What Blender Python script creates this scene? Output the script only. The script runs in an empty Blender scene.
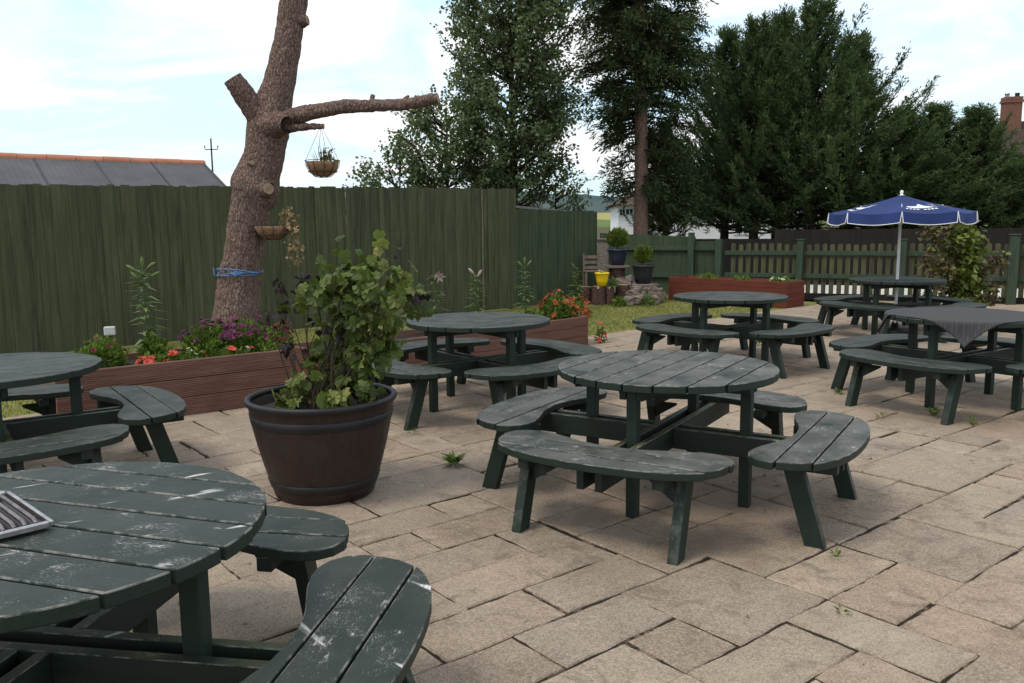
import bpy, bmesh, math, random
import numpy as np
from mathutils import Vector, Matrix, noise as mnoise

R = math.radians
PI = math.pi
rng = np.random.default_rng(7)
random.seed(7)
scene = bpy.context.scene
col = scene.collection

# ------------------------------------------------------------------ camera model
F_PX, PITCH, ROLL, CAM_H = 844.94, 0.1382, -0.0103, 1.5086


def ray(px, py):
    u = px - 512.0
    v = py - 341.5
    cr, sr = math.cos(ROLL), math.sin(ROLL)
    a = u * cr + v * sr
    b = -u * sr + v * cr
    c, s = math.cos(PITCH), math.sin(PITCH)
    return Vector((a / F_PX, c - s * b / F_PX, -s - c * b / F_PX))


def at(px, py, y):
    """the point at distance y from the viewer's position line, seen at a pixel"""
    d = ray(px, py)
    return Vector((0, 0, CAM_H)) + d * (y / d.y)


def atz(px, py, z=0.0):
    d = ray(px, py)
    return Vector((0, 0, CAM_H)) + d * ((z - CAM_H) / d.z)


# ------------------------------------------------------------------ object helpers
def tag(o, label=None, cat=None, group=None, kind=None):
    if label:
        o['label'] = label
    if cat:
        o['category'] = cat
    if group:
        o['group'] = group
    if kind:
        o['kind'] = kind
    return o


def empty(name, loc=(0, 0, 0), rz=0.0):
    o = bpy.data.objects.new(name, None)
    o.empty_display_size = 0.1
    col.objects.link(o)
    o.location = loc
    o.rotation_euler = (0, 0, rz)
    return o


def thing(name, label, cat, loc=(0, 0, 0), rz=0.0, group=None):
    return tag(empty(name, loc, rz), label, cat, group)


def copy_tree(o, parent=None):
    c = o.copy()
    col.objects.link(c)
    if parent is not None:
        c.parent = parent
    for ch in list(o.children):
        copy_tree(ch, c)
    return c


class MB:
    """collects polygons; build() links them as one mesh object"""

    def __init__(self):
        self.v = []
        self.f = []
        self.m = []
        self.r = []
        self.rnd = 0.5
        self.mat = 0
        self.smooth = []

    def add(self, vs, fs, smooth=False, rnd=None):
        b = len(self.v)
        self.v.extend([tuple(p) for p in vs])
        rr = self.rnd if rnd is None else rnd
        self.r.extend([rr] * len(vs))
        for f in fs:
            self.f.append([b + i for i in f])
            self.m.append(self.mat)
            self.smooth.append(smooth)

    def box(self, c, s, rz=0.0, M=None):
        x, y, z = s[0] / 2, s[1] / 2, s[2] / 2
        vs = [Vector(p) for p in ((-x, -y, -z), (x, -y, -z), (x, y, -z), (-x, y, -z), (-x, -y, z), (x, -y, z), (x, y, z), (-x, y, z))]
        T = Matrix.Translation(c) @ Matrix.Rotation(rz, 4, 'Z')
        if M is not None:
            T = M @ T
        self.add([T @ p for p in vs], [(0, 3, 2, 1), (4, 5, 6, 7), (0, 1, 5, 4), (1, 2, 6, 5), (2, 3, 7, 6), (3, 0, 4, 7)])

    def hexa(self, bot, top):
        """4 bottom points and 4 top points, counter-clockwise from above"""
        self.add(list(bot) + list(top), [(3, 2, 1, 0), (4, 5, 6, 7), (0, 1, 5, 4), (1, 2, 6, 5), (2, 3, 7, 6), (3, 0, 4, 7)])

    def prism(self, poly, z0, z1):
        n = len(poly)
        vs = [(p[0], p[1], z0) for p in poly] + [(p[0], p[1], z1) for p in poly]
        fs = [list(range(n - 1, -1, -1)), list(range(n, 2 * n))]
        for i in range(n):
            j = (i + 1) % n
            fs.append([i, j, n + j, n + i])
        self.add(vs, fs)

    def tube(self, pts, rad, seg=8, cap=True, smooth=True, fn=None):
        pts = [Vector(p) for p in pts]
        n = len(pts)
        if not hasattr(rad, '__len__'):
            rad = [rad] * n
        t0 = (pts[1] - pts[0]).normalized()
        up = Vector((0, 0, 1)) if abs(t0.z) < 0.9 else Vector((1, 0, 0))
        a = t0.cross(up).normalized()
        vs = []
        for i in range(n):
            t = (pts[min(i + 1, n - 1)] - pts[max(i - 1, 0)]).normalized()
            a = (a - t * a.dot(t)).normalized()
            b = t.cross(a)
            for k in range(seg):
                th = 2 * PI * k / seg
                d = a * math.cos(th) + b * math.sin(th)
                r = rad[i]
                p = pts[i] + d * r
                if fn:
                    p = fn(p, d, r, i)
                vs.append(p)
        fs = []
        for i in range(n - 1):
            for k in range(seg):
                k2 = (k + 1) % seg
                fs.append([i * seg + k, i * seg + k2, (i + 1) * seg + k2, (i + 1) * seg + k])
        self.add(vs, fs, smooth)
        if cap:
            self.add([vs[k] for k in range(seg)], [list(range(seg - 1, -1, -1))])
            self.add([vs[(n - 1) * seg + k] for k in range(seg)], [list(range(seg))])

    def lathe(self, prof, seg=32, c=(0, 0, 0), smooth=True, closed=False):
        vs = []
        n = len(prof)
        for (r, z) in prof:
            for k in range(seg):
                th = 2 * PI * k / seg
                vs.append((c[0] + r * math.cos(th), c[1] + r * math.sin(th), c[2] + z))
        fs = []
        for i in range(n - 1 + (1 if closed else 0)):
            i2 = (i + 1) % n
            for k in range(seg):
                k2 = (k + 1) % seg
                fs.append([i * seg + k, i * seg + k2, i2 * seg + k2, i2 * seg + k])
        self.add(vs, fs, smooth)

    def scatter(self, P, U, N, L, W, shape, faces, rnd=None):
        """many small leaves: P positions, U directions, N rough normals"""
        P = np.asarray(P, float)
        U = np.asarray(U, float)
        N = np.asarray(N, float)
        n = len(P)
        if n == 0:
            return
        U = U / (np.linalg.norm(U, axis=1, keepdims=True) + 1e-9)
        V = np.cross(N, U)
        V = V / (np.linalg.norm(V, axis=1, keepdims=True) + 1e-9)
        N2 = np.cross(U, V)
        L = np.broadcast_to(np.asarray(L, float), (n,))
        W = np.broadcast_to(np.asarray(W, float), (n,))
        S = np.asarray(shape, float)
        k = len(S)
        vs = (P[:, None, :] + U[:, None, :] * (L[:, None] * S[None, :, 0])[..., None]
              + V[:, None, :] * (W[:, None] * S[None, :, 1])[..., None]
              + N2[:, None, :] * (L[:, None] * S[None, :, 2])[..., None]).reshape(-1, 3)
        b = len(self.v)
        self.v.extend(map(tuple, vs.tolist()))
        rr = rng.random(n) if rnd is None else np.broadcast_to(rnd, (n,))
        self.r.extend(np.repeat(rr, k).tolist())
        for fc in faces:
            idx = (b + np.arange(n)[:, None] * k + np.asarray(fc)[None, :]).tolist()
            self.f.extend(idx)
        self.m.extend([self.mat] * (n * len(faces)))
        self.smooth.extend([False] * (n * len(faces)))

    def build(self, name, mats, parent=None, bevel=0.0, seg=2, loc=None):
        me = bpy.data.meshes.new(name)
        me.from_pydata(self.v, [], self.f)
        if not isinstance(mats, (list, tuple)):
            mats = [mats]
        for m in mats:
            me.materials.append(m)
        me.polygons.foreach_set('material_index', self.m)
        me.polygons.foreach_set('use_smooth', self.smooth)
        at_ = me.attributes.new('rnd', 'FLOAT', 'POINT')
        at_.data.foreach_set('value', self.r)
        if bevel > 0:
            bm = bmesh.new()
            bm.from_mesh(me)
            bmesh.ops.remove_doubles(bm, verts=bm.verts, dist=1e-6)
            es = [e for e in bm.edges if len(e.link_faces) == 2 and e.calc_face_angle(0) > R(28)]
            bmesh.ops.bevel(bm, geom=es, offset=bevel, offset_type='OFFSET', segments=seg, profile=0.5, affect='EDGES', clamp_overlap=True)
            bm.to_mesh(me)
            bm.free()
        me.update()
        o = bpy.data.objects.new(name, me)
        col.objects.link(o)
        if parent is not None:
            o.parent = parent
        if loc is not None:
            o.location = loc
        return o


# leaf shapes (along, across, up) and faces
LEAF = [(0, 0, 0), (.35, .5, .08), (1, 0, -.16), (.35, -.5, .08), (.5, 0, 0)]
LEAF_F = [(0, 4, 1), (1, 4, 2), (0, 3, 4), (3, 2, 4)]
DIAM = [(0, 0, 0), (.45, .5, .05), (1, 0, -.08), (.45, -.5, .05)]
DIAM_F = [(0, 3, 2, 1)]
NEED = [(0, -.25, 0), (0, .25, 0), (.6, .5, .02), (1, 0, -.05), (.6, -.5, .02)]
NEED_F = [(0, 4, 3, 2, 1)]
PETAL = [(0, 0, 0), (.5, .42, .10), (.95, .22, .02), (.95, -.22, .02), (.5, -.42, .10)]
PETAL_F = [(0, 4, 3, 2, 1)]
LOBED = [(.35, 0, .06), (.04, 0, 0), (-.10, .26, .0), (.14, .44, .05), (.30, .56, -.06), (.52, .46, .04), (.70, .42, -.07), (.80, .24, .02), (1.0, 0, -.20),
         (.80, -.24, .02), (.70, -.42, -.07), (.52, -.46, .04), (.30, -.56, -.06), (.14, -.44, .05), (-.10, -.26, .0)]
LOBED_F = [(0, i + 1, i) for i in range(1, 14)] + [(0, 1, 14)]


def unit(n):
    a = rng.normal(size=(n, 3))
    return a / np.linalg.norm(a, axis=1, keepdims=True)


# ------------------------------------------------------------------ materials
class NT:
    def __init__(self, name):
        self.mat = bpy.data.materials.new(name)
        self.mat.use_nodes = True
        self.t = self.mat.node_tree
        self.t.nodes.clear()
        self.out = self.n('ShaderNodeOutputMaterial')
        self.b = self.n('ShaderNodeBsdfPrincipled')
        self.l(self.b.outputs[0], self.out.inputs[0])

    def n(self, typ, **kw):
        nd = self.t.nodes.new(typ)
        for k, v in kw.items():
            setattr(nd, k, v)
        return nd

    def l(self, a, b):
        self.t.links.new(a, b)

    def put(self, sock, v):
        if isinstance(v, bpy.types.NodeSocket):
            self.l(v, sock)
        else:
            if sock.type == 'RGBA' and len(v) == 3:
                v = (*v, 1)
            sock.default_value = v

    def coord(self, scale=(1, 1, 1), kind='Object', jitter=True):
        tc = self.n('ShaderNodeTexCoord')
        mp = self.n('ShaderNodeMapping')
        mp.inputs['Scale'].default_value = scale
        self.l(tc.outputs[kind], mp.inputs['Vector'])
        if not jitter:
            return mp.outputs[0]
        oi = self.n('ShaderNodeObjectInfo')
        a = self.attr('rnd')
        s = self.math('MULTIPLY', a, 23.7)
        s2 = self.math('MULTIPLY', oi.outputs['Random'], 41.3)
        s3 = self.math('ADD', s, s2)
        ad = self.n('ShaderNodeVectorMath', operation='ADD')
        self.l(mp.outputs[0], ad.inputs[0])
        self.l(s3, ad.inputs[1])
        return ad.outputs[0]

    def attr(self, name, typ='GEOMETRY'):
        a = self.n('ShaderNodeAttribute', attribute_type=typ, attribute_name=name)
        return a.outputs['Fac']

    def math(self, op, a, b=0.0, c=None, clamp=False):
        m = self.n('ShaderNodeMath', operation=op, use_clamp=clamp)
        self.put(m.inputs[0], a)
        self.put(m.inputs[1], b)
        if c is not None:
            self.put(m.inputs[2], c)
        return m.outputs[0]

    def noise(self, vec, scale, detail=4, rough=.55, dist=0.0):
        nz = self.n('ShaderNodeTexNoise')
        self.l(vec, nz.inputs['Vector'])
        nz.inputs['Scale'].default_value = scale
        nz.inputs['Detail'].default_value = detail
        nz.inputs['Roughness'].default_value = rough
        nz.inputs['Distortion'].default_value = dist
        return nz.outputs[0]

    def vor(self, vec, scale, feat='F1', rand=1.0):
        v = self.n('ShaderNodeTexVoronoi', feature=feat)
        self.l(vec, v.inputs['Vector'])
        v.inputs['Scale'].default_value = scale
        v.inputs['Randomness'].default_value = rand
        return v.outputs[0]

    def step(self, x, lo, hi):
        m = self.n('ShaderNodeMapRange')
        m.clamp = True
        self.put(m.inputs[0], x)
        m.inputs[1].default_value = lo
        m.inputs[2].default_value = hi
        m.inputs[3].default_value = 0
        m.inputs[4].default_value = 1
        return m.outputs[0]

    def mix(self, f, a, b, mode='MIX'):
        m = self.n('ShaderNodeMix', data_type='RGBA', blend_type=mode)
        self.put(m.inputs[0], f)
        self.put(m.inputs[6], a)
        self.put(m.inputs[7], b)
        return m.outputs[2]

    def ramp(self, f, stops):
        r = self.n('ShaderNodeValToRGB')
        el = r.color_ramp.elements
        while len(el) < len(stops):
            el.new(0.5)
        for e, (p, c) in zip(el, stops):
            e.position = p
            e.color = (*c, 1)
        self.l(f, r.inputs[0])
        return r.outputs[0]

    def upz(self):
        g = self.n('ShaderNodeNewGeometry')
        s = self.n('ShaderNodeSeparateXYZ')
        self.l(g.outputs['True Normal'], s.inputs[0])
        return s.outputs[2]

    def bump(self, h, strength=.3, dist=.01):
        b = self.n('ShaderNodeBump')
        b.inputs['Strength'].default_value = strength
        b.inputs['Distance'].default_value = dist
        self.l(h, b.inputs['Height'])
        self.l(b.outputs[0], self.b.inputs['Normal'])

    def done(self, colr, rough=.7, metal=0.0, spec=.5):
        self.put(self.b.inputs['Base Color'], colr)
        self.put(self.b.inputs['Roughness'], rough)
        self.b.inputs['Metallic'].default_value = metal
        self.b.inputs['Specular IOR Level'].default_value = spec
        return self.mat


def wood_paint(name, axis, dark, faded, moss=0.0, base_wear=0.0, fade_amt=1.0):
    """old green painted timber with the grain along one axis; tops are bleached and chipped"""
    t = NT(name)
    sc = [1, 1, 1]
    sc[axis] = .07
    v = t.coord(tuple(sc))
    sc2 = [1, 1, 1]
    sc2[axis] = .28
    v2 = t.coord(tuple(sc2))
    v3 = t.coord((1, 1, 1))
    grain = t.noise(v, 75, 5, .65)
    patch = t.noise(v3, 4.5, 4, .6)
    up = t.step(t.upz(), .3, .9)
    tone = t.attr('rnd')
    f = t.math('MULTIPLY', up, t.step(patch, .30, .66))
    wob = t.attr('fade', 'OBJECT')
    f = t.math('MULTIPLY', t.math('MULTIPLY', f, fade_amt), t.math('ADD', .12, t.math('MULTIPLY', wob, .95)), clamp=True)
    c = t.mix(t.step(grain, .35, .7), dark, tuple(x * 1.45 for x in dark))
    c = t.mix(f, c, t.mix(t.step(grain, .3, .7), tuple(x * .72 for x in faded), faded))
    c = t.mix(t.math('MULTIPLY', tone, .35), c, t.mix(.5, c, (.010, .014, .012)))
    if moss > 0:
        mm = t.math('MULTIPLY', t.math('MULTIPLY', up, t.step(t.noise(v3, 7, 3), .35, .6)), moss)
        c = t.mix(mm, c, (.075, .082, .018))
    wear = t.attr('wear', 'OBJECT')
    w = t.math('ADD', wear, base_wear)
    chips = t.noise(v2, 58, 5, .72)
    area = t.noise(v3, 6.5, 3, .6, .6)
    th = t.math('SUBTRACT', .80, t.math('MULTIPLY', t.step(area, .40, .72), .22))
    th = t.math('SUBTRACT', th, t.math('MULTIPLY', w, .075))
    ch = t.math('MULTIPLY', t.math('SUBTRACT', chips, th), 16, clamp=True)
    ch = t.math('MULTIPLY', ch, t.math('ADD', t.math('MULTIPLY', up, .92), .05))
    ch = t.math('MULTIPLY', ch, t.step(w, 0.02, .35))
    sc4 = [1, 1, 1]
    sc4[axis] = .26
    v5 = t.coord(tuple(sc4))
    fl = t.noise(v5, 330, 4, .75)
    flk = t.math('MULTIPLY', t.math('SUBTRACT', fl, t.math('SUBTRACT', .70, t.math('MULTIPLY', t.step(area, .38, .64), .175))), 9, clamp=True)
    flk = t.math('MULTIPLY', t.math('MULTIPLY', flk, up), t.step(w, 0.0, .6))
    c = t.mix(t.math('MULTIPLY', flk, .85), c, (.36, .35, .33))
    dk = t.noise(v5, 120, 3, .6)
    c = t.mix(t.math('MULTIPLY', t.math('MULTIPLY', t.step(dk, .56, .70), up), .55), c, (.014, .018, .016))
    ez = t.upz()
    eg = t.math('MULTIPLY', t.step(ez, .25, .45), t.step(ez, .97, .90))
    eg = t.math('MULTIPLY', t.math('MULTIPLY', eg, t.step(t.noise(v3, 16, 4, .7), .44, .60)), t.math('ADD', .35, w), clamp=True)
    c = t.mix(eg, c, (.21, .20, .18))
    # a few long pale scrapes running slantwise, on the most worn pieces only
    tc2 = t.n('ShaderNodeTexCoord')
    mp2 = t.n('ShaderNodeMapping', vector_type='TEXTURE')
    mp2.inputs['Rotation'].default_value = (0, 0, R(52))
    mp2.inputs['Scale'].default_value = (5.5, 1, 1)
    t.l(tc2.outputs['Object'], mp2.inputs['Vector'])
    ss_ = t.noise(mp2.outputs[0], 17, 2, .5)
    scp = t.math('MULTIPLY', t.math('SUBTRACT', ss_, .675), 22, clamp=True)
    scp = t.math('MULTIPLY', t.math('MULTIPLY', scp, up), t.step(w, .79, .83))
    c = t.mix(t.math('MULTIPLY', scp, t.step(grain, .25, .5)), c, (.60, .59, .57))
    c = t.mix(ch, c, t.mix(t.noise(v3, 30, 2), (.16, .15, .13), (.52, .50, .47)))
    t.bump(t.math('ADD', t.math('MULTIPLY', grain, .7), t.math('MULTIPLY', ch, -.6)), .45, .004)
    return t.done(c, t.math('ADD', .46, t.math('MULTIPLY', grain, .3)), spec=.45)


DARKG = (.0052, .0138, .0080)
FADEG = (.150, .146, .134)
M = {}
M['top'] = wood_paint('weathered_green_top', 0, DARKG, FADEG)
M['seat'] = wood_paint('weathered_green_seat', 0, DARKG, (.132, .130, .116))
M['post'] = wood_paint('green_post', 2, (.0050, .0150, .0082), (.018, .027, .018))
M['rail'] = wood_paint('green_rail', 0, (.006, .0135, .009), (.016, .024, .015), moss=.75)
M['rail_y'] = wood_paint('green_rail_across', 1, (.006, .0135, .009), (.016, .024, .015), moss=.75)


def mat_fence(name, a, b, pale, patch=1.0):
    t = NT(name)
    v = t.coord((1, 1, .05))
    v3 = t.coord((1, 1, .4))
    g = t.noise(v, 34, 5, .65)
    big = t.noise(v3, 2.2, 4, .6)
    c = t.mix(t.attr('rnd'), a, b)
    c = t.mix(t.step(g, .4, .75), c, tuple(x * 1.5 for x in b))
    c = t.mix(t.math('MULTIPLY', t.step(big, .52, .75), .55 * patch), c, pale)
    v4 = t.coord((1, 1, .035))
    scr = t.noise(v4, 26, 3, .6)
    c = t.mix(t.math('MULTIPLY', t.step(scr, .74, .78), .5), c, (.25, .24, .2))
    t.bump(g, .5, .006)
    return t.done(c, .85, spec=.25)


M['fence'] = mat_fence('green_stained_boards', (.036, .043, .022), (.062, .069, .036), (.120, .115, .064), 1.3)
M['fence2'] = mat_fence('green_stained_boards_far', (.028, .042, .022), (.043, .058, .031), (.076, .082, .042))
M['picket'] = mat_fence('mossy_picket', (.040, .046, .024), (.078, .074, .038), (.115, .098, .055))
M['picket_post'] = mat_fence('green_picket_rail', (.022, .040, .026), (.038, .058, .036), (.06, .07, .04))
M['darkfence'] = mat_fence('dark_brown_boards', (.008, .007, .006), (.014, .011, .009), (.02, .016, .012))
M['darkgate'] = mat_fence('brown_shed_wood', (.10, .035, .02), (.13, .05, .03), (.15, .07, .045))


def mat_simple(name, c, rough=.7, metal=0.0, var=.25, scale=8, bump=.15, spec=.4, stretch=(1, 1, 1)):
    t = NT(name)
    v = t.coord(stretch)
    n = t.noise(v, scale, 5, .6)
    n2 = t.noise(v, scale * 7, 4, .6)
    cc = t.mix(t.step(n, .3, .7), tuple(x * (1 - var) for x in c), tuple(x * (1 + var) for x in c))
    cc = t.mix(t.math('MULTIPLY', t.step(n2, .4, .7), var), cc, tuple(x * (1 - var) for x in c))
    if bump:
        t.bump(n2, bump, .004)
    return t.done(cc, rough, metal, spec)


def mat_leaf(name, stops, rough=.5, trans=.25, spec=.35):
    t = NT(name)
    a = t.attr('rnd')
    c = t.ramp(a, stops)
    v = t.coord((1, 1, 1), jitter=False)
    n = t.noise(v, 2.3, 3)
    c = t.mix(t.step(n, .35, .65), t.mix(.5, c, tuple(x * .55 for x in stops[0][1])), c)
    t.done(c, rough, 0, spec)
    if trans > 0:
        tr = t.n('ShaderNodeBsdfTranslucent')
        t.put(tr.inputs[0], t.mix(.4, c, (.12, .16, .02)))
        mx = t.n('ShaderNodeMixShader')
        mx.inputs[0].default_value = trans
        t.l(t.b.outputs[0], mx.inputs[1])
        t.l(tr.outputs[0], mx.inputs[2])
        t.l(mx.outputs[0], t.out.inputs[0])
    return t.mat


M['soil'] = mat_simple('soil', (.028, .020, .014), .95, var=.4, scale=14, bump=.8)
M['metal_white'] = mat_simple('white_painted_metal', (.72, .72, .72), .4, var=.05)
M['iron'] = mat_simple('dark_iron', (.02, .02, .02), .5, .6, var=.2)
M['steel'] = mat_simple('worn_steel', (.50, .47, .46), .36, 1.0, var=.35, scale=20)
M['barsteel'] = mat_simple('dull_steel_bars', (.26, .22, .21), .38, 1.0, var=.4, scale=25)
M['racktray'] = mat_simple('red_brown_tray_metal', (.05, .028, .024), .4, .5, var=.4, scale=20)  # red-brown base colour stands in for dark reflections between the bars
M['brick_chimney'] = None


def mat_slab():
    t = NT('flagstones')
    v = t.coord((1, 1, 1), jitter=False)
    vj = t.coord((1, 1, 1))
    big = t.noise(v, .55, 4, .6)
    mid = t.noise(vj, 3.2, 5, .62)
    blot = t.noise(v, 1.7, 5, .65, .4)
    fine = t.noise(v, 95, 3, .7)
    speck = t.noise(v, 240, 2, .6)
    c = t.ramp(t.attr('rnd'), [(0, (.250, .190, .140)), (.18, (.390, .305, .222)), (.36, (.290, .232, .182)), (.54, (.365, .268, .190)), (.72, (.270, .225, .182)), (.86, (.430, .340, .245)), (1, (.335, .245, .180))])
    c = t.mix(t.math('MULTIPLY', t.step(mid, .40, .66), .45), c, (.255, .195, .145))
    c = t.mix(t.math('MULTIPLY', t.step(big, .50, .64), .35), c, (.36, .30, .245))
    c = t.mix(t.math('MULTIPLY', t.step(blot, .52, .68), .60), c, (.150, .108, .077))
    f2 = t.noise(v, 26, 5, .72)
    c = t.mix(t.math('MULTIPLY', t.step(f2, .50, .66), .42), c, (.165, .122, .088))
    gr = t.noise(v, 105, 4, .8)
    g3 = t.noise(v, 42, 5, .8)
    c = t.mix(t.math('MULTIPLY', t.step(gr, .50, .62), .58), c, (.50, .40, .29))
    c = t.mix(t.math('MULTIPLY', t.step(gr, .49, .38), .62), c, (.135, .098, .070))
    c = t.mix(t.math('MULTIPLY', t.step(g3, .54, .70), .45), c, (.145, .108, .080))
    streak = t.noise(v, 3.1, 6, .78, 1.5)
    c = t.mix(t.math('MULTIPLY', t.step(streak, .53, .63), .52), c, (.125, .092, .068))
    c = t.mix(t.math('MULTIPLY', t.step(streak, .45, .34), .30), c, (.47, .375, .275))
    c = t.mix(t.math('MULTIPLY', t.step(speck, .57, .66), .5), c, (.09, .068, .05))
    lich = t.noise(vj, 6, 5, .75)
    c = t.mix(t.math('MULTIPLY', t.step(lich, .60, .70), .40), c, (.50, .43, .35))
    # a dirty patch round the middle table, also painting in its contact shade
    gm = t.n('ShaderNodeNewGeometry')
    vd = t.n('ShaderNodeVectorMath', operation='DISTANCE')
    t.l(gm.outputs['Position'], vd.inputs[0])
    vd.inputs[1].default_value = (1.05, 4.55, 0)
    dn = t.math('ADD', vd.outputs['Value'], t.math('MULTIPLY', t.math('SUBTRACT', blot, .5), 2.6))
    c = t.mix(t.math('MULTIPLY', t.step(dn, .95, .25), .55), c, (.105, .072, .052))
    h = t.math('ADD', t.math('MULTIPLY', gr, .5), t.math('MULTIPLY', mid, 1.2))
    t.bump(t.math('ADD', h, t.math('MULTIPLY', f2, .8)), .7, .008)
    return t.done(c, .85, spec=.35)


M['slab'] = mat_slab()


def mat_joint():
    t = NT('joint_dirt')
    v = t.coord((1, 1, 1), jitter=False)
    n = t.noise(v, 5, 5, .7)
    n2 = t.noise(v, 60, 4, .7)
    c = t.mix(t.step(n, .52, .64), (.032, .025, .018), (.235, .178, .125))
    c = t.mix(t.math('MULTIPLY', t.step(n2, .5, .7), .5), c, (.03, .02, .014))
    g = t.noise(v, 1.4, 4, .7)
    c = t.mix(t.math('MULTIPLY', t.step(g, .60, .68), .6), c, (.035, .055, .015))
    t.bump(n2, .6, .01)
    return t.done(c, .95, spec=.1)


M['joint'] = mat_joint()


def mat_ground(name, a, b, scale=1.5, bump=.5):
    t = NT(name)
    v = t.coord((1, 1, 1), jitter=False)
    n = t.noise(v, scale, 5, .65)
    n2 = t.noise(v, scale * 30, 3, .7)
    c = t.mix(t.step(n, .35, .65), a, b)
    c = t.mix(t.math('MULTIPLY', t.step(n2, .4, .7), .4), c, tuple(x * .55 for x in a))
    t.bump(n2, bump, .02)
    return t.done(c, .95, spec=.1)


M['lawn'] = mat_ground('lawn_turf', (.14, .155, .035), (.23, .22, .075), 1.1)
M['ground'] = mat_ground('rough_ground', (.06, .065, .025), (.11, .10, .045), .3)
M['path'] = mat_ground('pale_concrete', (.52, .50, .46), (.64, .62, .58), .8, .1)
M['field'] = mat_ground('ripe_field', (.34, .30, .10), (.28, .27, .10), .02, 0)
M['field2'] = mat_ground('pasture', (.10, .15, .05), (.14, .18, .06), .02, 0)
M['hill'] = mat_ground('hazed_wooded_hill', (.055, .085, .085), (.09, .12, .11), .012, 0)  # blue-green tint paints distance haze into the hill colour

# foliage
M['poplar'] = mat_leaf('poplar_leaf', [(0, (.078, .125, .048)), (.6, (.150, .205, .085)), (.9, (.23, .27, .14)), (1, (.32, .35, .23))], .5, .42, .3)
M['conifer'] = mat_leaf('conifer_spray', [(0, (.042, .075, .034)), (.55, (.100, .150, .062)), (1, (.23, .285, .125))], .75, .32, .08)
M['pine'] = mat_leaf('pine_spray', [(0, (.034, .055, .025)), (.6, (.070, .098, .042)), (1, (.14, .165, .075))], .75, .24, .06)
M['currant'] = mat_leaf('lobed_leaf', [(0, (.058, .085, .018)), (.4, (.135, .190, .040)), (.8, (.23, .285, .066)), (1, (.32, .32, .10))], .5, .40)
M['deadleaf'] = mat_leaf('shrivelled_leaf', [(0, (.018, .012, .016)), (1, (.05, .03, .035))], .8, .05)
M['green'] = mat_leaf('garden_leaf', [(0, (.07, .125, .018)), (.6, (.16, .255, .036)), (1, (.27, .37, .07))], .55, .36, .2)
M['green2'] = mat_leaf('lily_leaf', [(0, (.08, .14, .035)), (.6, (.19, .27, .075)), (1, (.33, .40, .15))], .45, .3)
M['vine'] = mat_leaf('vine_leaf', [(0, (.07, .10, .02)), (.6, (.17, .23, .03)), (1, (.28, .33, .06))], .45, .3)
M['vine_red'] = mat_leaf('red_vine_leaf', [(0, (.06, .022, .018)), (.4, (.11, .07, .028)), (.7, (.13, .14, .03)), (1, (.19, .21, .05))], .5, .2)
M['boxleaf'] = mat_leaf('box_leaf', [(0, (.06, .10, .014)), (.6, (.14, .20, .025)), (1, (.24, .28, .045))], .5, .25)
M['grass'] = mat_leaf('grass_blade', [(0, (.12, .14, .025)), (.6, (.22, .23, .055)), (1, (.34, .30, .12))], .6, .25)
M['dry'] = mat_leaf('dried_stalk', [(0, (.22, .15, .07)), (1, (.40, .30, .16))], .8, .2)
M['litter'] = mat_leaf('fallen_leaf', [(0, (.10, .035, .02)), (.6, (.17, .075, .04)), (1, (.25, .16, .09))], .8, .0)
M['purple'] = mat_leaf('purple_petal', [(0, (.06, .005, .03)), (1, (.22, .018, .12))], .6, .2)
M['crimson'] = mat_leaf('crimson_petal', [(0, (.09, .006, .012)), (1, (.26, .012, .03))], .6, .2)
M['coral'] = mat_leaf('coral_petal', [(0, (.60, .05, .035)), (1, (.85, .14, .10))], .5, .25)
M['orange'] = mat_leaf('rust_petal', [(0, (.26, .035, .012)), (1, (.62, .13, .03))], .6, .2)
M['cream'] = mat_leaf('cream_petal', [(0, (.62, .62, .28)), (1, (.85, .82, .60))], .5, .25)
M['pinkwhite'] = mat_leaf('pale_pink_petal', [(0, (.60, .36, .34)), (1, (.85, .72, .70))], .5, .25)
M['stem'] = mat_simple('green_stem', (.06, .09, .025), .6, scale=20)
M['twig'] = mat_simple('brown_twig', (.06, .04, .028), .85, scale=20)


def mat_bark(name, a, b, c2, sc=1.0):
    t = NT(name)
    v = t.coord((1, 1, .38), jitter=False)
    v1 = t.coord((1, 1, 1), jitter=False)
    n = t.noise(v, 26 * sc, 6, .7, .6)
    vo = t.vor(v, 34 * sc, 'DISTANCE_TO_EDGE')
    big = t.noise(v1, 3.2 * sc, 4, .6)
    c = t.mix(t.step(n, .32, .68), a, b)
    c = t.mix(t.math('MULTIPLY', t.step(big, .45, .7), .6), c, c2)
    c = t.mix(t.math('MULTIPLY', t.step(vo, .09, .0), .38), c, tuple(x * .35 for x in a))
    fur = t.noise(v, 60 * sc, 5, .75, 1.2)
    c = t.mix(t.math('MULTIPLY', t.step(fur, .46, .60), .65), c, tuple(x * .30 for x in a))
    sp = t.noise(v1, 90 * sc, 3, .7)
    c = t.mix(t.math('MULTIPLY', t.step(sp, .6, .72), .45), c, (.36, .30, .26))
    t.bump(t.math('ADD', n, t.math('MULTIPLY', t.step(vo, 0, .25), .8)), .9, .02)
    return t.done(c, .92, spec=.15)


M['bark'] = mat_bark('conifer_bark', (.150, .094, .076), (.325, .222, .182), (.22, .17, .142))
M['bark_pine'] = mat_bark('pink_pine_bark', (.25, .150, .115), (.40, .255, .20), (.34, .24, .19), .6)
M['bark_dark'] = mat_bark('dark_bark', (.035, .026, .02), (.07, .052, .04), (.05, .045, .03), .6)
M['cutwood'] = mat_simple('sawn_wood', (.30, .21, .14), .9, var=.35, scale=14, bump=.4)
M['log'] = mat_bark('log_bark', (.085, .05, .038), (.16, .10, .078), (.12, .085, .07), .9)


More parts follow.
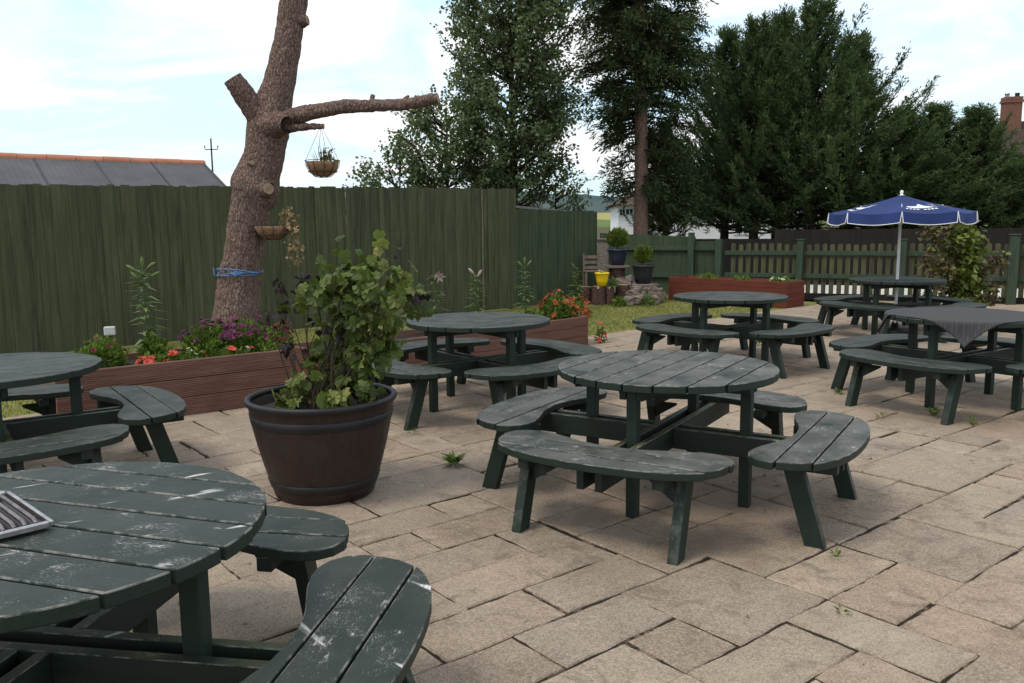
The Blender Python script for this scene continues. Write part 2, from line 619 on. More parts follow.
def mat_deck(name, a, b):
    t = NT(name)
    v = t.coord((.06, .06, 1))
    n = t.noise(v, 40, 5, .65)
    v2 = t.coord((1, 1, 1))
    n2 = t.noise(v2, 3, 4, .6)
    c = t.mix(t.step(n, .35, .7), a, b)
    c = t.mix(t.math('MULTIPLY', t.step(n2, .5, .75), .4), c, tuple(x * .6 for x in a))
    t.bump(n, .3, .003)
    return t.done(c, .7, spec=.3)


M['deck'] = mat_deck('red_brown_decking', (.150, .074, .050), (.235, .126, .090))
M['deck2'] = mat_deck('red_brown_decking_far', (.135, .035, .022), (.19, .052, .032))


def mat_brick(name, a, b, mortar, sc):
    t = NT(name)
    v = t.coord((1, 1, 1), jitter=False)
    br = t.n('ShaderNodeTexBrick')
    mp = t.n('ShaderNodeCombineXYZ')
    s = t.n('ShaderNodeSeparateXYZ')
    t.l(v, s.inputs[0])
    t.l(t.math('ADD', s.outputs[0], s.outputs[1]), mp.inputs[0])
    t.l(s.outputs[2], mp.inputs[1])
    t.l(mp.outputs[0], br.inputs['Vector'])
    br.inputs['Color1'].default_value = (*a, 1)
    br.inputs['Color2'].default_value = (*b, 1)
    br.inputs['Mortar'].default_value = (*mortar, 1)
    br.inputs['Scale'].default_value = sc
    br.inputs['Mortar Size'].default_value = .015
    t.bump(br.outputs['Fac'], .3, -.01)
    return t.done(br.outputs['Color'], .85, spec=.2)


M['brick'] = mat_brick('red_brick', (.15, .062, .042), (.21, .088, .058), (.20, .16, .13), 4.5)


def mat_tiles(name, a, b, sx, sz):
    t = NT(name)
    v = t.coord((1, 1, 1), jitter=False)
    w = t.n('ShaderNodeTexWave', bands_direction='Z')
    t.l(v, w.inputs['Vector'])
    w.inputs['Scale'].default_value = sz
    w.inputs['Distortion'].default_value = .6
    n = t.noise(v, 2.5, 5, .7)
    n2 = t.noise(v, 22, 3, .7)
    c = t.mix(t.step(n, .35, .65), a, b)
    c = t.mix(t.math('MULTIPLY', t.step(n2, .45, .7), .5), c, tuple(x * .55 for x in a))
    t.bump(t.math('ADD', w.outputs['Fac'], n2), .6, .03)
    return t.done(c, .9, spec=.2)


M['thatch'] = mat_tiles('brown_cottage_tiles', (.075, .05, .036), (.13, .095, .07), 1, 4)
M['slate_dark'] = mat_tiles('dark_roof_tiles', (.045, .030, .025), (.075, .05, .04), 1, 4)
M['render'] = mat_simple('white_render', (.80, .81, .82), .9, var=.06, scale=3)
M['white'] = mat_simple('white_paint', (.78, .78, .76), .6, var=.06)
M['glass'] = mat_simple('dark_window_glass', (.02, .025, .03), .1, var=.1, bump=0)
M['terracotta'] = mat_simple('terracotta_ridge', (.42, .17, .10), .85, var=.2, scale=3)


def mat_sheetroof():
    t = NT('grey_profiled_sheet')
    v = t.coord((1, 1, 1), jitter=False)
    n = t.noise(v, 1.2, 5, .6)
    c = t.mix(t.step(n, .35, .65), (.070, .071, .076), (.100, .100, .104))
    w = t.n('ShaderNodeTexWave', bands_direction='X')
    t.l(v, w.inputs['Vector'])
    w.inputs['Scale'].default_value = 2.6
    t.bump(w.outputs['Fac'], .25, .03)
    return t.done(c, .7, spec=.25)


M['sheetroof'] = mat_sheetroof()
M['roofseam'] = mat_simple('dark_seam', (.045, .045, .05), .6)


def mat_barrel():
    t = NT('brown_barrel_staves')
    v = t.coord((1, 1, .1), jitter=False)
    n = t.noise(v, 40, 5, .65)
    v1 = t.coord((1, 1, 1), jitter=False)
    n2 = t.noise(v1, 5, 4, .6)
    c = t.mix(t.step(n, .35, .7), (.017, .0085, .0075), (.030, .0150, .0130))
    c = t.mix(t.math('MULTIPLY', t.step(n2, .5, .7), .35), c, (.042, .030, .027))
    n3 = t.noise(t.coord((1, 1, .35), jitter=False), 14, 6, .75)
    c = t.mix(t.math('MULTIPLY', t.step(n3, .60, .70), .5), c, (.075, .060, .052))
    t.bump(n, .35, .004)
    return t.done(c, .5, spec=.45)


M['barrel'] = mat_barrel()
M['band'] = mat_simple('black_band', (.011, .010, .011), .52, var=.3)
M['bluecloth'] = mat_leaf('blue_canvas', [(0, (.018, .042, .17)), (1, (.026, .055, .21))], .75, .2)
M['whitecloth'] = mat_simple('white_print', (.78, .78, .80), .8, var=.04, bump=0)
M['bluepot'] = mat_simple('slate_blue_glaze', (.026, .034, .055), .3, var=.2)
M['darkpot'] = mat_simple('dark_grey_pot', (.018, .020, .026), .45, var=.2)
M['yellowpot'] = mat_simple('yellow_glaze', (.78, .52, .01), .3, var=.08)
M['coir'] = mat_simple('coir_liner', (.26, .15, .085), .95, var=.4, scale=30, bump=.8)
M['rope'] = mat_simple('blue_rope', (.10, .22, .42), .8, var=.35, scale=40)
M['stone'] = mat_simple('rockery_stone', (.17, .135, .11), .9, var=.4, scale=6, bump=.6)
M['pebble'] = mat_simple('pebbledash', (.23, .20, .17), .95, var=.6, scale=28, bump=.9)
M['oldwood'] = mat_simple('bare_grey_wood', (.15, .115, .09), .9, var=.35, scale=12, stretch=(1, 1, .2))


def mat_clothgrey():
    t = NT('dark_grey_woven_cloth')
    v = t.coord((1, 1, 1), jitter=False)
    out = []
    for d in ('X', 'Y'):
        w = t.n('ShaderNodeTexWave', bands_direction=d)
        t.l(v, w.inputs['Vector'])
        w.inputs['Scale'].default_value = 14
        w.inputs['Distortion'].default_value = .8
        out.append(w.outputs['Fac'])
    m = t.math('MULTIPLY', out[0], out[1])
    n = t.noise(v, 4, 4, .6)
    c = t.mix(t.step(m, .15, .6), (.055, .055, .058), (.078, .078, .082))
    c = t.mix(t.math('MULTIPLY', n, .3), c, (.05, .05, .05))
    t.bump(m, .3, .004)
    return t.done(c, .9, spec=.2)


M['cloth'] = mat_clothgrey()
M['solar'] = mat_simple('pale_lamp_plastic', (.50, .50, .49), .35, var=.12)

# ------------------------------------------------------------------ world, sun, camera
SUN_EL, SUN_AZ = R(58), R(235)      # azimuth of the sun measured clockwise from +Y
world = bpy.data.worlds.new('World')
scene.world = world
world.use_nodes = True
wt = world.node_tree
wt.nodes.clear()
wo = wt.nodes.new('ShaderNodeOutputWorld')
bg = wt.nodes.new('ShaderNodeBackground')
bg.inputs[1].default_value = .1
wt.links.new(bg.outputs[0], wo.inputs[0])
sky = wt.nodes.new('ShaderNodeTexSky')
sky.sky_type = 'NISHITA'
sky.sun_disc = False
sky.sun_elevation = SUN_EL
sky.sun_rotation = SUN_AZ
sky.air_density = 1.2
sky.dust_density = 2.0
tc = wt.nodes.new('ShaderNodeTexCoord')
sep = wt.nodes.new('ShaderNodeSeparateXYZ')
wt.links.new(tc.outputs['Generated'], sep.inputs[0])


def wm(op, a, b=0.0, clamp=False):
    m = wt.nodes.new('ShaderNodeMath')
    m.operation = op
    m.use_clamp = clamp
    for i, x in enumerate((a, b)):
        if isinstance(x, bpy.types.NodeSocket):
            wt.links.new(x, m.inputs[i])
        else:
            m.inputs[i].default_value = x
    return m.outputs[0]


zz = wm('ADD', wm('MAXIMUM', sep.outputs[2], 0.0), .16)
cmb = wt.nodes.new('ShaderNodeCombineXYZ')
wt.links.new(wm('DIVIDE', sep.outputs[0], zz), cmb.inputs[0])
wt.links.new(wm('DIVIDE', sep.outputs[1], zz), cmb.inputs[1])
cmb.inputs[2].default_value = 3.1


def wnoise(scale, detail, dist, rough=.55):
    n = wt.nodes.new('ShaderNodeTexNoise')
    n.inputs['Scale'].default_value = scale
    n.inputs['Detail'].default_value = detail
    n.inputs['Distortion'].default_value = dist
    n.inputs['Roughness'].default_value = rough
    wt.links.new(cmb.outputs[0], n.inputs['Vector'])
    return n.outputs[0]


def wrange(x, a, b, c, d):
    m = wt.nodes.new('ShaderNodeMapRange')
    wt.links.new(x, m.inputs[0])
    for i, vv in enumerate((a, b, c, d)):
        m.inputs[i + 1].default_value = vv
    return m.outputs[0]


mask = wrange(wnoise(1.15, 7, .6), .415, .565, .12, 1.0)
shade = wrange(wnoise(1.5, 7, .4), .34, .62, 7.2, 10.6)
cl = wt.nodes.new('ShaderNodeCombineXYZ')
wt.links.new(wm('MULTIPLY', shade, .985), cl.inputs[0])
wt.links.new(wm('MULTIPLY', shade, .995), cl.inputs[1])
wt.links.new(wm('MULTIPLY', shade, 1.01), cl.inputs[2])
sk2 = wt.nodes.new('ShaderNodeMix')
sk2.data_type = 'RGBA'
sk2.blend_type = 'ADD'
sk2.inputs[0].default_value = 1
wt.links.new(sky.outputs[0], sk2.inputs[6])
sk2.inputs[7].default_value = (3.2, 4.8, 6.0, 1)
mx = wt.nodes.new('ShaderNodeMix')
mx.data_type = 'RGBA'
wt.links.new(mask, mx.inputs[0])
wt.links.new(sk2.outputs[2], mx.inputs[6])
wt.links.new(cl.outputs[0], mx.inputs[7])
wt.links.new(mx.outputs[2], bg.inputs[0])

sl = bpy.data.lights.new('sun', 'SUN')
sl.energy = 1.45
sl.angle = R(17)
sl.color = (1, .93, .83)
so = bpy.data.objects.new('sun', sl)
col.objects.link(so)
sd = Vector((math.sin(SUN_AZ) * math.cos(SUN_EL), math.cos(SUN_AZ) * math.cos(SUN_EL), math.sin(SUN_EL)))
so.rotation_euler = sd.to_track_quat('Z', 'Y').to_euler()
so.location = (0, 0, 20)

cam = bpy.data.cameras.new('camera')
co = bpy.data.objects.new('camera', cam)
col.objects.link(co)
cam.sensor_width = 36
cam.lens = 36 * F_PX / 1024
cam.clip_start = .05
cam.clip_end = 6000
co.matrix_world = Matrix.Translation((0, 0, CAM_H)) @ Matrix.Rotation(PI / 2 - PITCH, 4, 'X') @ Matrix.Rotation(ROLL, 4, 'Z')
scene.camera = co
vs_ = scene.view_settings
vs_.view_transform = 'Standard'
vs_.look = 'None'
vs_.exposure = 0.27
vs_.gamma = 1
scene.render.engine = 'CYCLES'
scene.cycles.max_bounces = 6
scene.cycles.diffuse_bounces = 3
scene.cycles.transparent_max_bounces = 6
scene.cycles.use_denoising = True

# ------------------------------------------------------------------ ground
LE_P = Vector((1.04, 11.3))                 # lawn edge line
LE_D = Vector((math.cos(R(42)), math.sin(R(42))))
LE_N = Vector((LE_D.y, -LE_D.x))            # towards the paving
FL = Vector((-5.76, 9.9))                   # board fence line
FD = Vector((.743, .669)).normalized()
FN = Vector((FD.y, -FD.x))                  # towards the viewer
PK0 = Vector((1.94, 18.2))                  # far fence line
PK1 = Vector((9.09, 15.0))
PKD = (PK1 - PK0).normalized()
PKN = Vector((PKD.y, -PKD.x))               # towards the viewer


def line_px(p, d, px):
    """distance along a ground line where it is seen in column px"""
    k = (px - 512) / F_PX / math.cos(PITCH) * 1.0
    k = (px - 512) / F_PX * (1 / 1.0)
    return (k * p.y - p.x) / (d.x - k * d.y)


mb = MB()
mb.add([(-900, -60, -.12), (900, -60, -.12), (900, 400, -.12), (-900, 400, -.12)], [(0, 1, 2, 3)])
tag(mb.build('ground', M['ground']), kind='structure')


def clip_half(poly, p, n):
    """keep the side n points to"""
    out = []
    k = len(poly)
    for i in range(k):
        a = Vector(poly[i][:2])
        b = Vector(poly[(i + 1) % k][:2])
        da = (a - p).dot(n)
        db = (b - p).dot(n)
        if da >= 0:
            out.append(tuple(a))
        if (da >= 0) != (db >= 0):
            out.append(tuple(a + (b - a) * (da / (da - db))))
    return out


mb = MB()
ang = R(39.0)
U2 = Vector((math.cos(ang), math.sin(ang)))
V2 = Vector((-math.sin(ang), math.cos(ang)))
O2 = Vector((.10, .05))
G = .290
N0, N1 = -42, 60
occ = set()
sr = random.Random(21)
sizes = [(2, 2), (2, 2), (2, 1), (1, 2), (2, 1), (1, 1), (2, 2), (1, 2), (3, 2), (1, 2), (2, 1), (1, 1)]
bound = [(-5.4, .6), (11.5, .6), (11.5, 19.5), (-5.4, 19.5)]
for i in range(N0, N1):
    for j in range(N0, N1):
        if (i, j) in occ:
            continue
        opts = sizes[:]
        sr.shuffle(opts)
        for (w, h) in opts + [(1, 1)]:
            if all((i + a, j + b) not in occ for a in range(w) for b in range(h)):
                break
        for a in range(w):
            for b in range(h):
                occ.add((i + a, j + b))
        c = O2 + U2 * ((i + w / 2) * G) + V2 * ((j + h / 2) * G)
        if not (-6.2 < c.x < 12 and .2 < c.y < 19):
            continue
        gp = .0035 + .0065 * sr.random() ** 2
        pl = []
        edge = []
        cs = [(i * G + gp, j * G + gp), ((i + w) * G - gp, j * G + gp), ((i + w) * G - gp, (j + h) * G - gp), (i * G + gp, (j + h) * G - gp)]
        cs = [(a + sr.uniform(-.008, .008), b + sr.uniform(-.008, .008)) for a, b in cs]
        for k in range(4):
            a = Vector(cs[k])
            b = Vector(cs[(k + 1) % 4])
            nn = 9
            for q in range(nn):
                p = a.lerp(b, q / nn)
                jt = .0042 if q else .003
                p = p + Vector((sr.uniform(-jt, jt), sr.uniform(-jt, jt)))
                pl.append(tuple(O2 + U2 * p.x + V2 * p.y))
        pl = clip_half(pl, LE_P, LE_N)
        if len(pl) < 3:
            continue
        pl = clip_half(pl, PK0 - PKN * .1, PKN)
        if len(pl) < 3:
            continue
        cc = Vector((sum(p[0] for p in pl) / len(pl), sum(p[1] for p in pl) / len(pl)))
        zt = sr.uniform(-.004, .004)
        tx, ty = sr.uniform(-.006, .006), sr.uniform(-.006, .006)
        n = len(pl)
        zf = lambda p: zt + tx * (p[0] - cc.x) + ty * (p[1] - cc.y)
        low = [(p[0], p[1], -.04) for p in pl]
        mid = [(p[0], p[1], zf(p) - .006) for p in pl]
        top = []
        for p in pl:
            q = Vector(p)
            d = (cc - q)
            q = q + d.normalized() * .008
            top.append((q.x, q.y, zf(q)))
        fs = [list(range(2 * n, 3 * n))]
        for k in range(n):
            k2 = (k + 1) % n
            fs.append([k, k2, n + k2, n + k])
            fs.append([n + k, n + k2, 2 * n + k2, 2 * n + k])
        mb.add(low + mid + top, fs, rnd=sr.random())
bed = clip_half(clip_half([(-7, .2), (12.5, .2), (12.5, 19.5), (-7, 19.5)], LE_P, LE_N), PK0 - PKN * .1, PKN)
mb.mat = 1
mb.add([(p[0], p[1], -.0085) for p in bed], [list(range(len(bed)))])
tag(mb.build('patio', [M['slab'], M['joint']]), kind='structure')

# lawn between paving edge and board fence
a0 = LE_P - LE_D * 9
a1 = LE_P + LE_D * 6.5
lawn = [tuple(a0), tuple(a1), (4.9, 16.9), (1.9, 18.6), tuple(FL + FD * 10.2 + FN * -.3), tuple(FL - FD * 6 - FN * .3)]
mb = MB()
mb.add([(p[0], p[1], -.006) for p in lawn], [list(range(len(lawn)))])
tag(mb.build('lawn', M['lawn']), kind='structure')
mb = MB()
n = 42000
e1 = rng.random(n) * 16.5 - 9.0
e2 = rng.random(n)
P = np.zeros((n, 3))
P[:, 0] = LE_P.x + LE_D.x * e1 - LE_N.x * e2 * 3.6
P[:, 1] = LE_P.y + LE_D.y * e1 - LE_N.y * e2 * 3.6
ok = (((P[:, 0] - FL.x) * FN.x + (P[:, 1] - FL.y) * FN.y) > .05) & (((P[:, 0] - PK0.x) * PKN.x + (P[:, 1] - PK0.y) * PKN.y) > .1) & (P[:, 0] < 4.2)
P = P[ok]
n = len(P)
P[:, 2] = -.008
Ud = np.c_[rng.normal(size=(n, 2)) * .5, np.ones(n)]
mb.scatter(P, Ud, unit(n), .022 + .03 * rng.random(n), .008, DIAM, DIAM_F)
tag(mb.build('grass', M['grass']), 'short green grass covering the lawn before the board fence', 'grass', kind='stuff')

# pale path behind the picket fence
mb = MB()
q = [PK0 + PKD * 2.2 - PKN * .15, PK0 + PKD * 2.2 - PKN * 4.2, PK1 + PKD * 4 - PKN * 4.2, PK1 + PKD * 4 - PKN * .15]
mb.add([(p.x, p.y, -.02) for p in q], [(3, 2, 1, 0)])
tag(mb.build('path', M['path']), kind='structure')

# far country: a ripe field and wooded hills, seen between the board fence and the cottage
def ridge(name, m, y, x0, x1, zb, zt, amp, seed, step=8.0, depth=120):
    b = MB()
    n_ = int((x1 - x0) / step)
    top, bot = [], []
    for i in range(n_ + 1):
        x = x0 + (x1 - x0) * i / n_
        h = zt + amp * (mnoise.noise((x * .006 + seed, seed, 0)) * 1.2 + .35 * mnoise.noise((x * .03, seed * 2, 1)) + .22 * mnoise.noise((x * .13, seed, 4)))
        top.append((x, y + depth, h))
        bot.append((x, y, zb))
    b.add(bot + top, [[i, i + 1, n_ + 2 + i, n_ + 1 + i] for i in range(n_)], True)
    return tag(b.build(name, m), kind='structure')


ridge('pasture', M['field2'], 330, -260, 420, -2, 3.0, 1.2, 3.3)
ridge('field', M['field'], 455, -300, 560, 1.5, 9.0, 1.4, 5.1)
ridge('hills', M['hill'], 600, -500, 900, 5, 26, 9.0, 8.7, 6, 200)

# ------------------------------------------------------------------ picnic tables
def seat_outline():
    half = [(0, .705), (.10, .698), (.19, .676), (.27, .647), (.35, .618), (.43, .600), (.50, .597), (.560, .615), (.603, .655), (.622, .71), (.620, .775),
            (.600, .84), (.555, .903), (.49, .957), (.40, 1.002), (.30, 1.030), (.20, 1.046), (.10, 1.054), (0, 1.057)]
    full = half + [(-x, y) for x, y in reversed(half[1:-1])]
    return full       # inner middle, round the +x end, outer middle, back round the -x end


def make_table():
    root = empty('round_picnic_table')
    # top: eight planks along x cut to a circle
    mb = MB()
    r_, w_, gap = .60, .1410, .0108
    tr = random.Random(3)
    for k in range(8):
        y0 = -.602 + k * (w_ + gap)
        y1 = y0 + w_
        rr = r_ + tr.uniform(-.004, .004)
        y0c, y1c = max(y0, -rr + .002), min(y1, rr - .002)
        right = []
        for q in range(9):
            y = y0c + (y1c - y0c) * q / 8
            right.append((math.sqrt(max(rr * rr - y * y, 1e-6)), y))
        poly = right + [(-x, y) for x, y in reversed(right)]
        mb.rnd = tr.random()
        z = tr.uniform(-.0012, .0012)
        mb.prism(poly, .684 + z, .724 + z)
    mb.build('tabletop', M['top'], root, .0045)
    # bearers below the planks, across them
    mb = MB()
    for x in (-.0465, .0465):
        mb.box((x, 0, .650), (.034, .97, .066))
    for s in (-1, 1):
        for y in (-.0465, .0465):
            mb.rnd = .3
            mb.box((s * .2765, y, .651), (.421, .034, .064))
    mb.build('tabletop_bearer', M['rail_y'], root, .002, 1)
    # posts
    pm = None
    for k in range(4):
        if pm is None:
            mb = MB()
            mb.box((0, 0, .3415), (.058, .056, .683))
            pm = mb.build('post', M['post'], root, .004)
            o = pm
        else:
            o = pm.copy()
            col.objects.link(o)
            o.parent = root
        a = k * PI / 2
        o.location = (.451 * math.cos(a), .451 * math.sin(a), 0)
        o.rotation_euler = (0, 0, a)
    # crossbeams: a pair of boards along x, two stubs a side along y
    for y in (-.0475, .0475):
        mb = MB()
        mb.rnd = tr.random()
        mb.box((0, y, .337), (1.92, .037, .115))
        mb.build('crossbeam', M['rail'], root, .003)
    for s in (-1, 1):
        for x in (-.0475, .0475):
            mb = MB()
            mb.rnd = tr.random()
            mb.box((x, s * (.068 + .443), .337), (.037, .886, .113))
            mb.build('crossbeam', M['rail_y'], root, .003)
    # seats
    out = seat_outline()
    mb = MB()
    for k, (lo, hi) in enumerate(((.55, .7435), (.7525, .8985), (.9075, 1.1))):
        pl = clip_half(out, Vector((0, lo)), Vector((0, 1)))
        pl = clip_half(pl, Vector((0, hi)), Vector((0, -1)))
        s = .955 + (.010, -.004, .018)[k]
        pl = [(x * s, y - max(0, y - .9) * .10) for x, y in pl]
        ded = []
        for p in pl:
            if not ded or (Vector(p) - Vector(ded[-1])).length > 1e-4:
                ded.append(p)
        ded = ded[::1]
        mb.rnd = (.2, .75, .45)[k]
        z = (.0, .0012, -.001)[k]
        # counter-clockwise
        area = sum(ded[i][0] * ded[(i + 1) % len(ded)][1] - ded[(i + 1) % len(ded)][0] * ded[i][1] for i in range(len(ded)))
        if area < 0:
            ded.reverse()
        mb.prism(ded, .394 + z, .432 + z)
    seat = mb.build('seat', M['seat'], root, .0045)
    for s in (-1, 1):
        mb = MB()
        ht, hb = .046, .046
        x0, x1 = s * .406 - .026, s * .406 + .026
        top, bot = .785, .905
        mb.hexa([(x0, bot - hb, 0), (x1, bot - hb, 0), (x1, bot + hb, 0), (x0, bot + hb, 0)],
                [(x0, top - ht, .393), (x1, top - ht, .393), (x1, top + ht, .393), (x0, top + ht, .393)])
        leg = mb.build('leg', M['post'], seat, .004)
        mb = MB()
        xa = s * .380
        xb = s * .235
        y0, y1 = .772, .806
        tri = [(xa, .235), (xa, .34), (xb, .34), (xb, .325)]
        if s > 0:
            tri.reverse()
        n_ = len(tri)
        vs = [(x, y0 + (.34 - z) * .28, z) for x, z in tri] + [(x, y1 + (.34 - z) * .28, z) for x, z in tri]
        fs = [list(range(n_)), list(range(2 * n_ - 1, n_ - 1, -1))]
        for i in range(n_):
            j = (i + 1) % n_
            fs.append([j, i, n_ + i, n_ + j])
        mb.add(vs, fs)
        mb.build('gusset', M['post'], seat, .002, 1)
        mb = MB()
        mb.box((s * .345, .80, .367), (.055, .36, .052))
        mb.build('seat_bearer', M['rail_y'], seat, .003, 1)
    seat.rotation_euler = (0, 0, -PI / 2)
    for k in range(1, 4):
        c = copy_tree(seat, root)
        c.rotation_euler = (0, 0, k * PI / 2 - PI / 2)
    return root


TABLES = [
    # x, y, rotation, wear, label
    (.852, 4.600, -121.6, .78, 'round green picnic table with bleached grey top in the middle of the paving'),
    (-.280, 7.013, -143.4, .25, 'round green picnic table in front of the lily planter, behind the barrel tub'),
    (2.343, 9.046, -139.6, .10, 'round green picnic table in front of the long red planter by the picket fence'),
    (3.762, 6.965, -147.0, .12, 'round green picnic table with dark grey cloth draped over its top'),
    (5.16, 11.30, -147.0, .05, 'round green picnic table with the blue parasol standing through it'),
    (-1.291, 2.189, -9.0, .84, 'round dark green picnic table with white scrapes and a metal rack on it'),
    (-3.02, 4.78, -144.4, .25, 'round green picnic table beside the marigold planter, cut by the picture edge'),
]
proto = make_table()
TB = []
for i, (x, y, a, w, lab) in enumerate(TABLES):
    o = proto if i == 0 else copy_tree(proto)
    o.location = (x, y, 0)
    o.rotation_euler = (0, 0, R(a))
    tag(o, lab, 'picnic table', 'round green picnic tables on the patio')
    for ch in o.children_recursive:
        ch['wear'] = w
        ch['fade'] = (1.0, .40, .42, .24, .18, .10, .30)[i]
    TB.append(o)
for ch in TB[5].children:
    if ch.name.startswith('tabletop') and 'bearer' not in ch.name:
        ch.rotation_euler = (0, 0, R(-9))

# dark cloth on the table to the side
def make_cloth():
    cx, cy, ht = 3.762, 6.965, .7285
    n_ = 80
    half = .575
    a0 = R(17)
    vs = []
    for i in range(n_ + 1):
        for j in range(n_ + 1):
            u = (i / n_ - .5) * 2 * half
            v = (j / n_ - .5) * 2 * half
            x = u * math.cos(a0) - v * math.sin(a0)
            y = u * math.sin(a0) + v * math.cos(a0)
            r = math.hypot(x, y)
            z = ht + .0025 * mnoise.noise((x * 6, y * 6, 2.0)) + .001
            rim = .612
            if r > rim - .02:
                k = (r - (rim - .02))
                th = math.atan2(y, x)
                bend = min(k / .05, 1.0)
                rr = rim - .02 + (k if k < .02 else .02 + (k - .02) * .12)
                rr += (.013 * math.sin(th * 7 + 1) + .035 * mnoise.noise((th * 3, r * 4, 0))) * min(max(r - rim, 0) / .12, 1)
                x, y = rr * math.cos(th), rr * math.sin(th)
                z = ht - max(k - .02, 0) * .97 - .004 * bend
            vs.append((cx + x, cy + y, z))
    fs = []
    for i in range(n_):
        for j in range(n_):
            a = i * (n_ + 1) + j
            fs.append([a, a + n_ + 1, a + n_ + 2, a + 1])
    mb = MB()
    mb.add(vs, fs, True)
    o = mb.build('tablecloth', M['cloth'])
    md = o.modifiers.new('thick', 'SOLIDIFY')
    md.thickness = .003
    md.offset = 1
    return o


tag(make_cloth(), 'dark grey woven cloth hanging in points over a round table', 'tablecloth')

# metal rack on the near table
mb = MB()
rk = thing('grill_rack', 'shiny metal slotted rack lying on the scraped near table', 'grill rack', (-1.495, 2.115, .7245), R(136.0))
Lr, Wr = .37, .42
for s in (-1, 1):
    mb.box((0, s * Wr / 2, .016), (Lr, .012, .016))
    mb.box((s * Lr / 2, 0, .0165), (.016, Wr - .014, .017))
mb.build('frame', M['steel'], rk, .003)
b = MB()
b.box((0, 0, .0095), (Lr - .018, Wr - .014, .003))
b.build('tray', M['racktray'], rk)
for k in range(15):
    b = MB()
    y = -Wr / 2 + .03 + k * (Wr - .06) / 14
    b.tube([(-Lr / 2 + .02, y, .018), (-Lr / 2 + .045, y, .026), (Lr / 2 - .045, y, .026), (Lr / 2 - .02, y, .018)], .0062, 8)
    b.build('bar', M['barsteel'], rk)
for sx in (-1, 1):
    for sy in (-1, 1):
        b = MB()
        b.tube([(sx * (Lr / 2 - .03), sy * (Wr / 2 - .03), 0), (sx * (Lr / 2 - .03), sy * (Wr / 2 - .03), .008)], .008, 8)
        b.build('foot', M['steel'], rk)

# ------------------------------------------------------------------ parasol
ux, uy = 5.16, 11.30
um = thing('parasol', 'blue parasol with white piping and white print, open above a table', 'parasol', (ux, uy, 0), R(-114.5 + 1))
tilt = Matrix.Rotation(R(-1.2), 4, 'Y')
mb = MB()
mb.tube([(.02, .0, .02), (0, 0, 1.80)], .019, 12)
mb.build('pole', M['metal_white'], um)
mb = MB()
mb.lathe([(.002, .0), (.20, .0), (.22, .02), (.21, .05), (.06, .07), (.03, .16), (.02, .16)], 28)
mb.build('base', M['iron'], um)
mb = MB()
mb.lathe([(.0, 1.90), (.018, 1.89), (.024, 1.87), (.016, 1.845), (.02, 1.835), (.05, 1.83)], 14)
mb.build('finial', M['white'], um)
ZA, ZE, RU, VAL = 1.835, 1.61, .885, .135
mb = MB()
vm = MB()
pm_ = MB()
nseg, nr = 10, 10
for k in range(8):
    a, b_ = k * PI / 4, (k + 1) * PI / 4
    A = Vector((math.cos(a) * RU, math.sin(a) * RU, ZE))
    B = Vector((math.cos(b_) * RU, math.sin(b_) * RU, ZE))
    T = Vector((0, 0, ZA))
    rows = []
    for i in range(nr + 1):
        t = i / nr
        row = []
        for j in range(nseg + 1):
            s = j / nseg
            p = T.lerp(A.lerp(B, s), t)
            p.z += -.018 * math.sin(PI * t) * 1.0 - .03 * math.sin(PI * s) * t
            row.append(p)
        rows.append(row)
    vs = [p for r_ in rows for p in r_]
    fs = []
    for i in range(nr):
        for j in range(nseg):
            q = i * (nseg + 1) + j
            fs.append([q, q + nseg + 1, q + nseg + 2, q + 1])
    mb.add(vs, fs, True, rnd=.2 + .6 * (k % 2))
    # valance flap of this segment, hanging from the hem
    hem = rows[-1]
    lo = []
    for j, p in enumerate(hem):
        s = j / nseg
        n_ = Vector((p.x, p.y, 0)).normalized()
        ss = .03 + .94 * s
        q = A.lerp(B, ss)
        lo.append(Vector((q.x, q.y, p.z)) + n_ * (.02 + .012 * math.sin(s * 9 + k)) - Vector((0, 0, VAL)))
    vs = [Vector((p.x, p.y, p.z)) + Vector((p.x, p.y, 0)).normalized() * .002 for p in hem] + lo
    fs = [[j, nseg + 1 + j, nseg + 2 + j, j + 1] for j in range(nseg)]
    vm.add(vs, fs, True, rnd=.3 + .5 * (k % 2))
    off = [p + Vector((p.x, p.y, 0)).normalized() * .004 for p in lo]
    pm_.tube(off, .0055, 6)
    for e in (0, nseg):
        pm_.tube([hem[e] + Vector((hem[e].x, hem[e].y, 0)).normalized() * .006, off[e]], .005, 6)
canopy = mb.build('canopy', M['bluecloth'], um)
vm.build('valance', M['bluecloth'], canopy)
pm_.build('piping', M['whitecloth'], canopy)
for k in range(8):
    a = k * PI / 4
    b = MB()
    b.tube([(.02 * math.cos(a), .02 * math.sin(a), 1.80), (RU * .985 * math.cos(a), RU * .985 * math.sin(a), ZE - .015)], .007, 6)
    b.tube([(.03 * math.cos(a), .03 * math.sin(a), 1.50), (.5 * math.cos(a), .5 * math.sin(a), ZE + .09)], .006, 6)
    b.build('rib', M['metal_white'], um)
b = MB()
b.lathe([(.021, 1.45), (.034, 1.45), (.034, 1.53), (.021, 1.53)], 12, closed=True)
b.build('runner', M['white'], um)


def canopy_pt(k, t, s, lift=.004):
    a, b_ = k * PI / 4, (k + 1) * PI / 4
    A = Vector((math.cos(a) * RU, math.sin(a) * RU, ZE))
    B = Vector((math.cos(b_) * RU, math.sin(b_) * RU, ZE))
    p = Vector((0, 0, ZA)).lerp(A.lerp(B, s), t)
    p.z += -.018 * math.sin(PI * t) - .03 * math.sin(PI * s) * t + lift
    return p


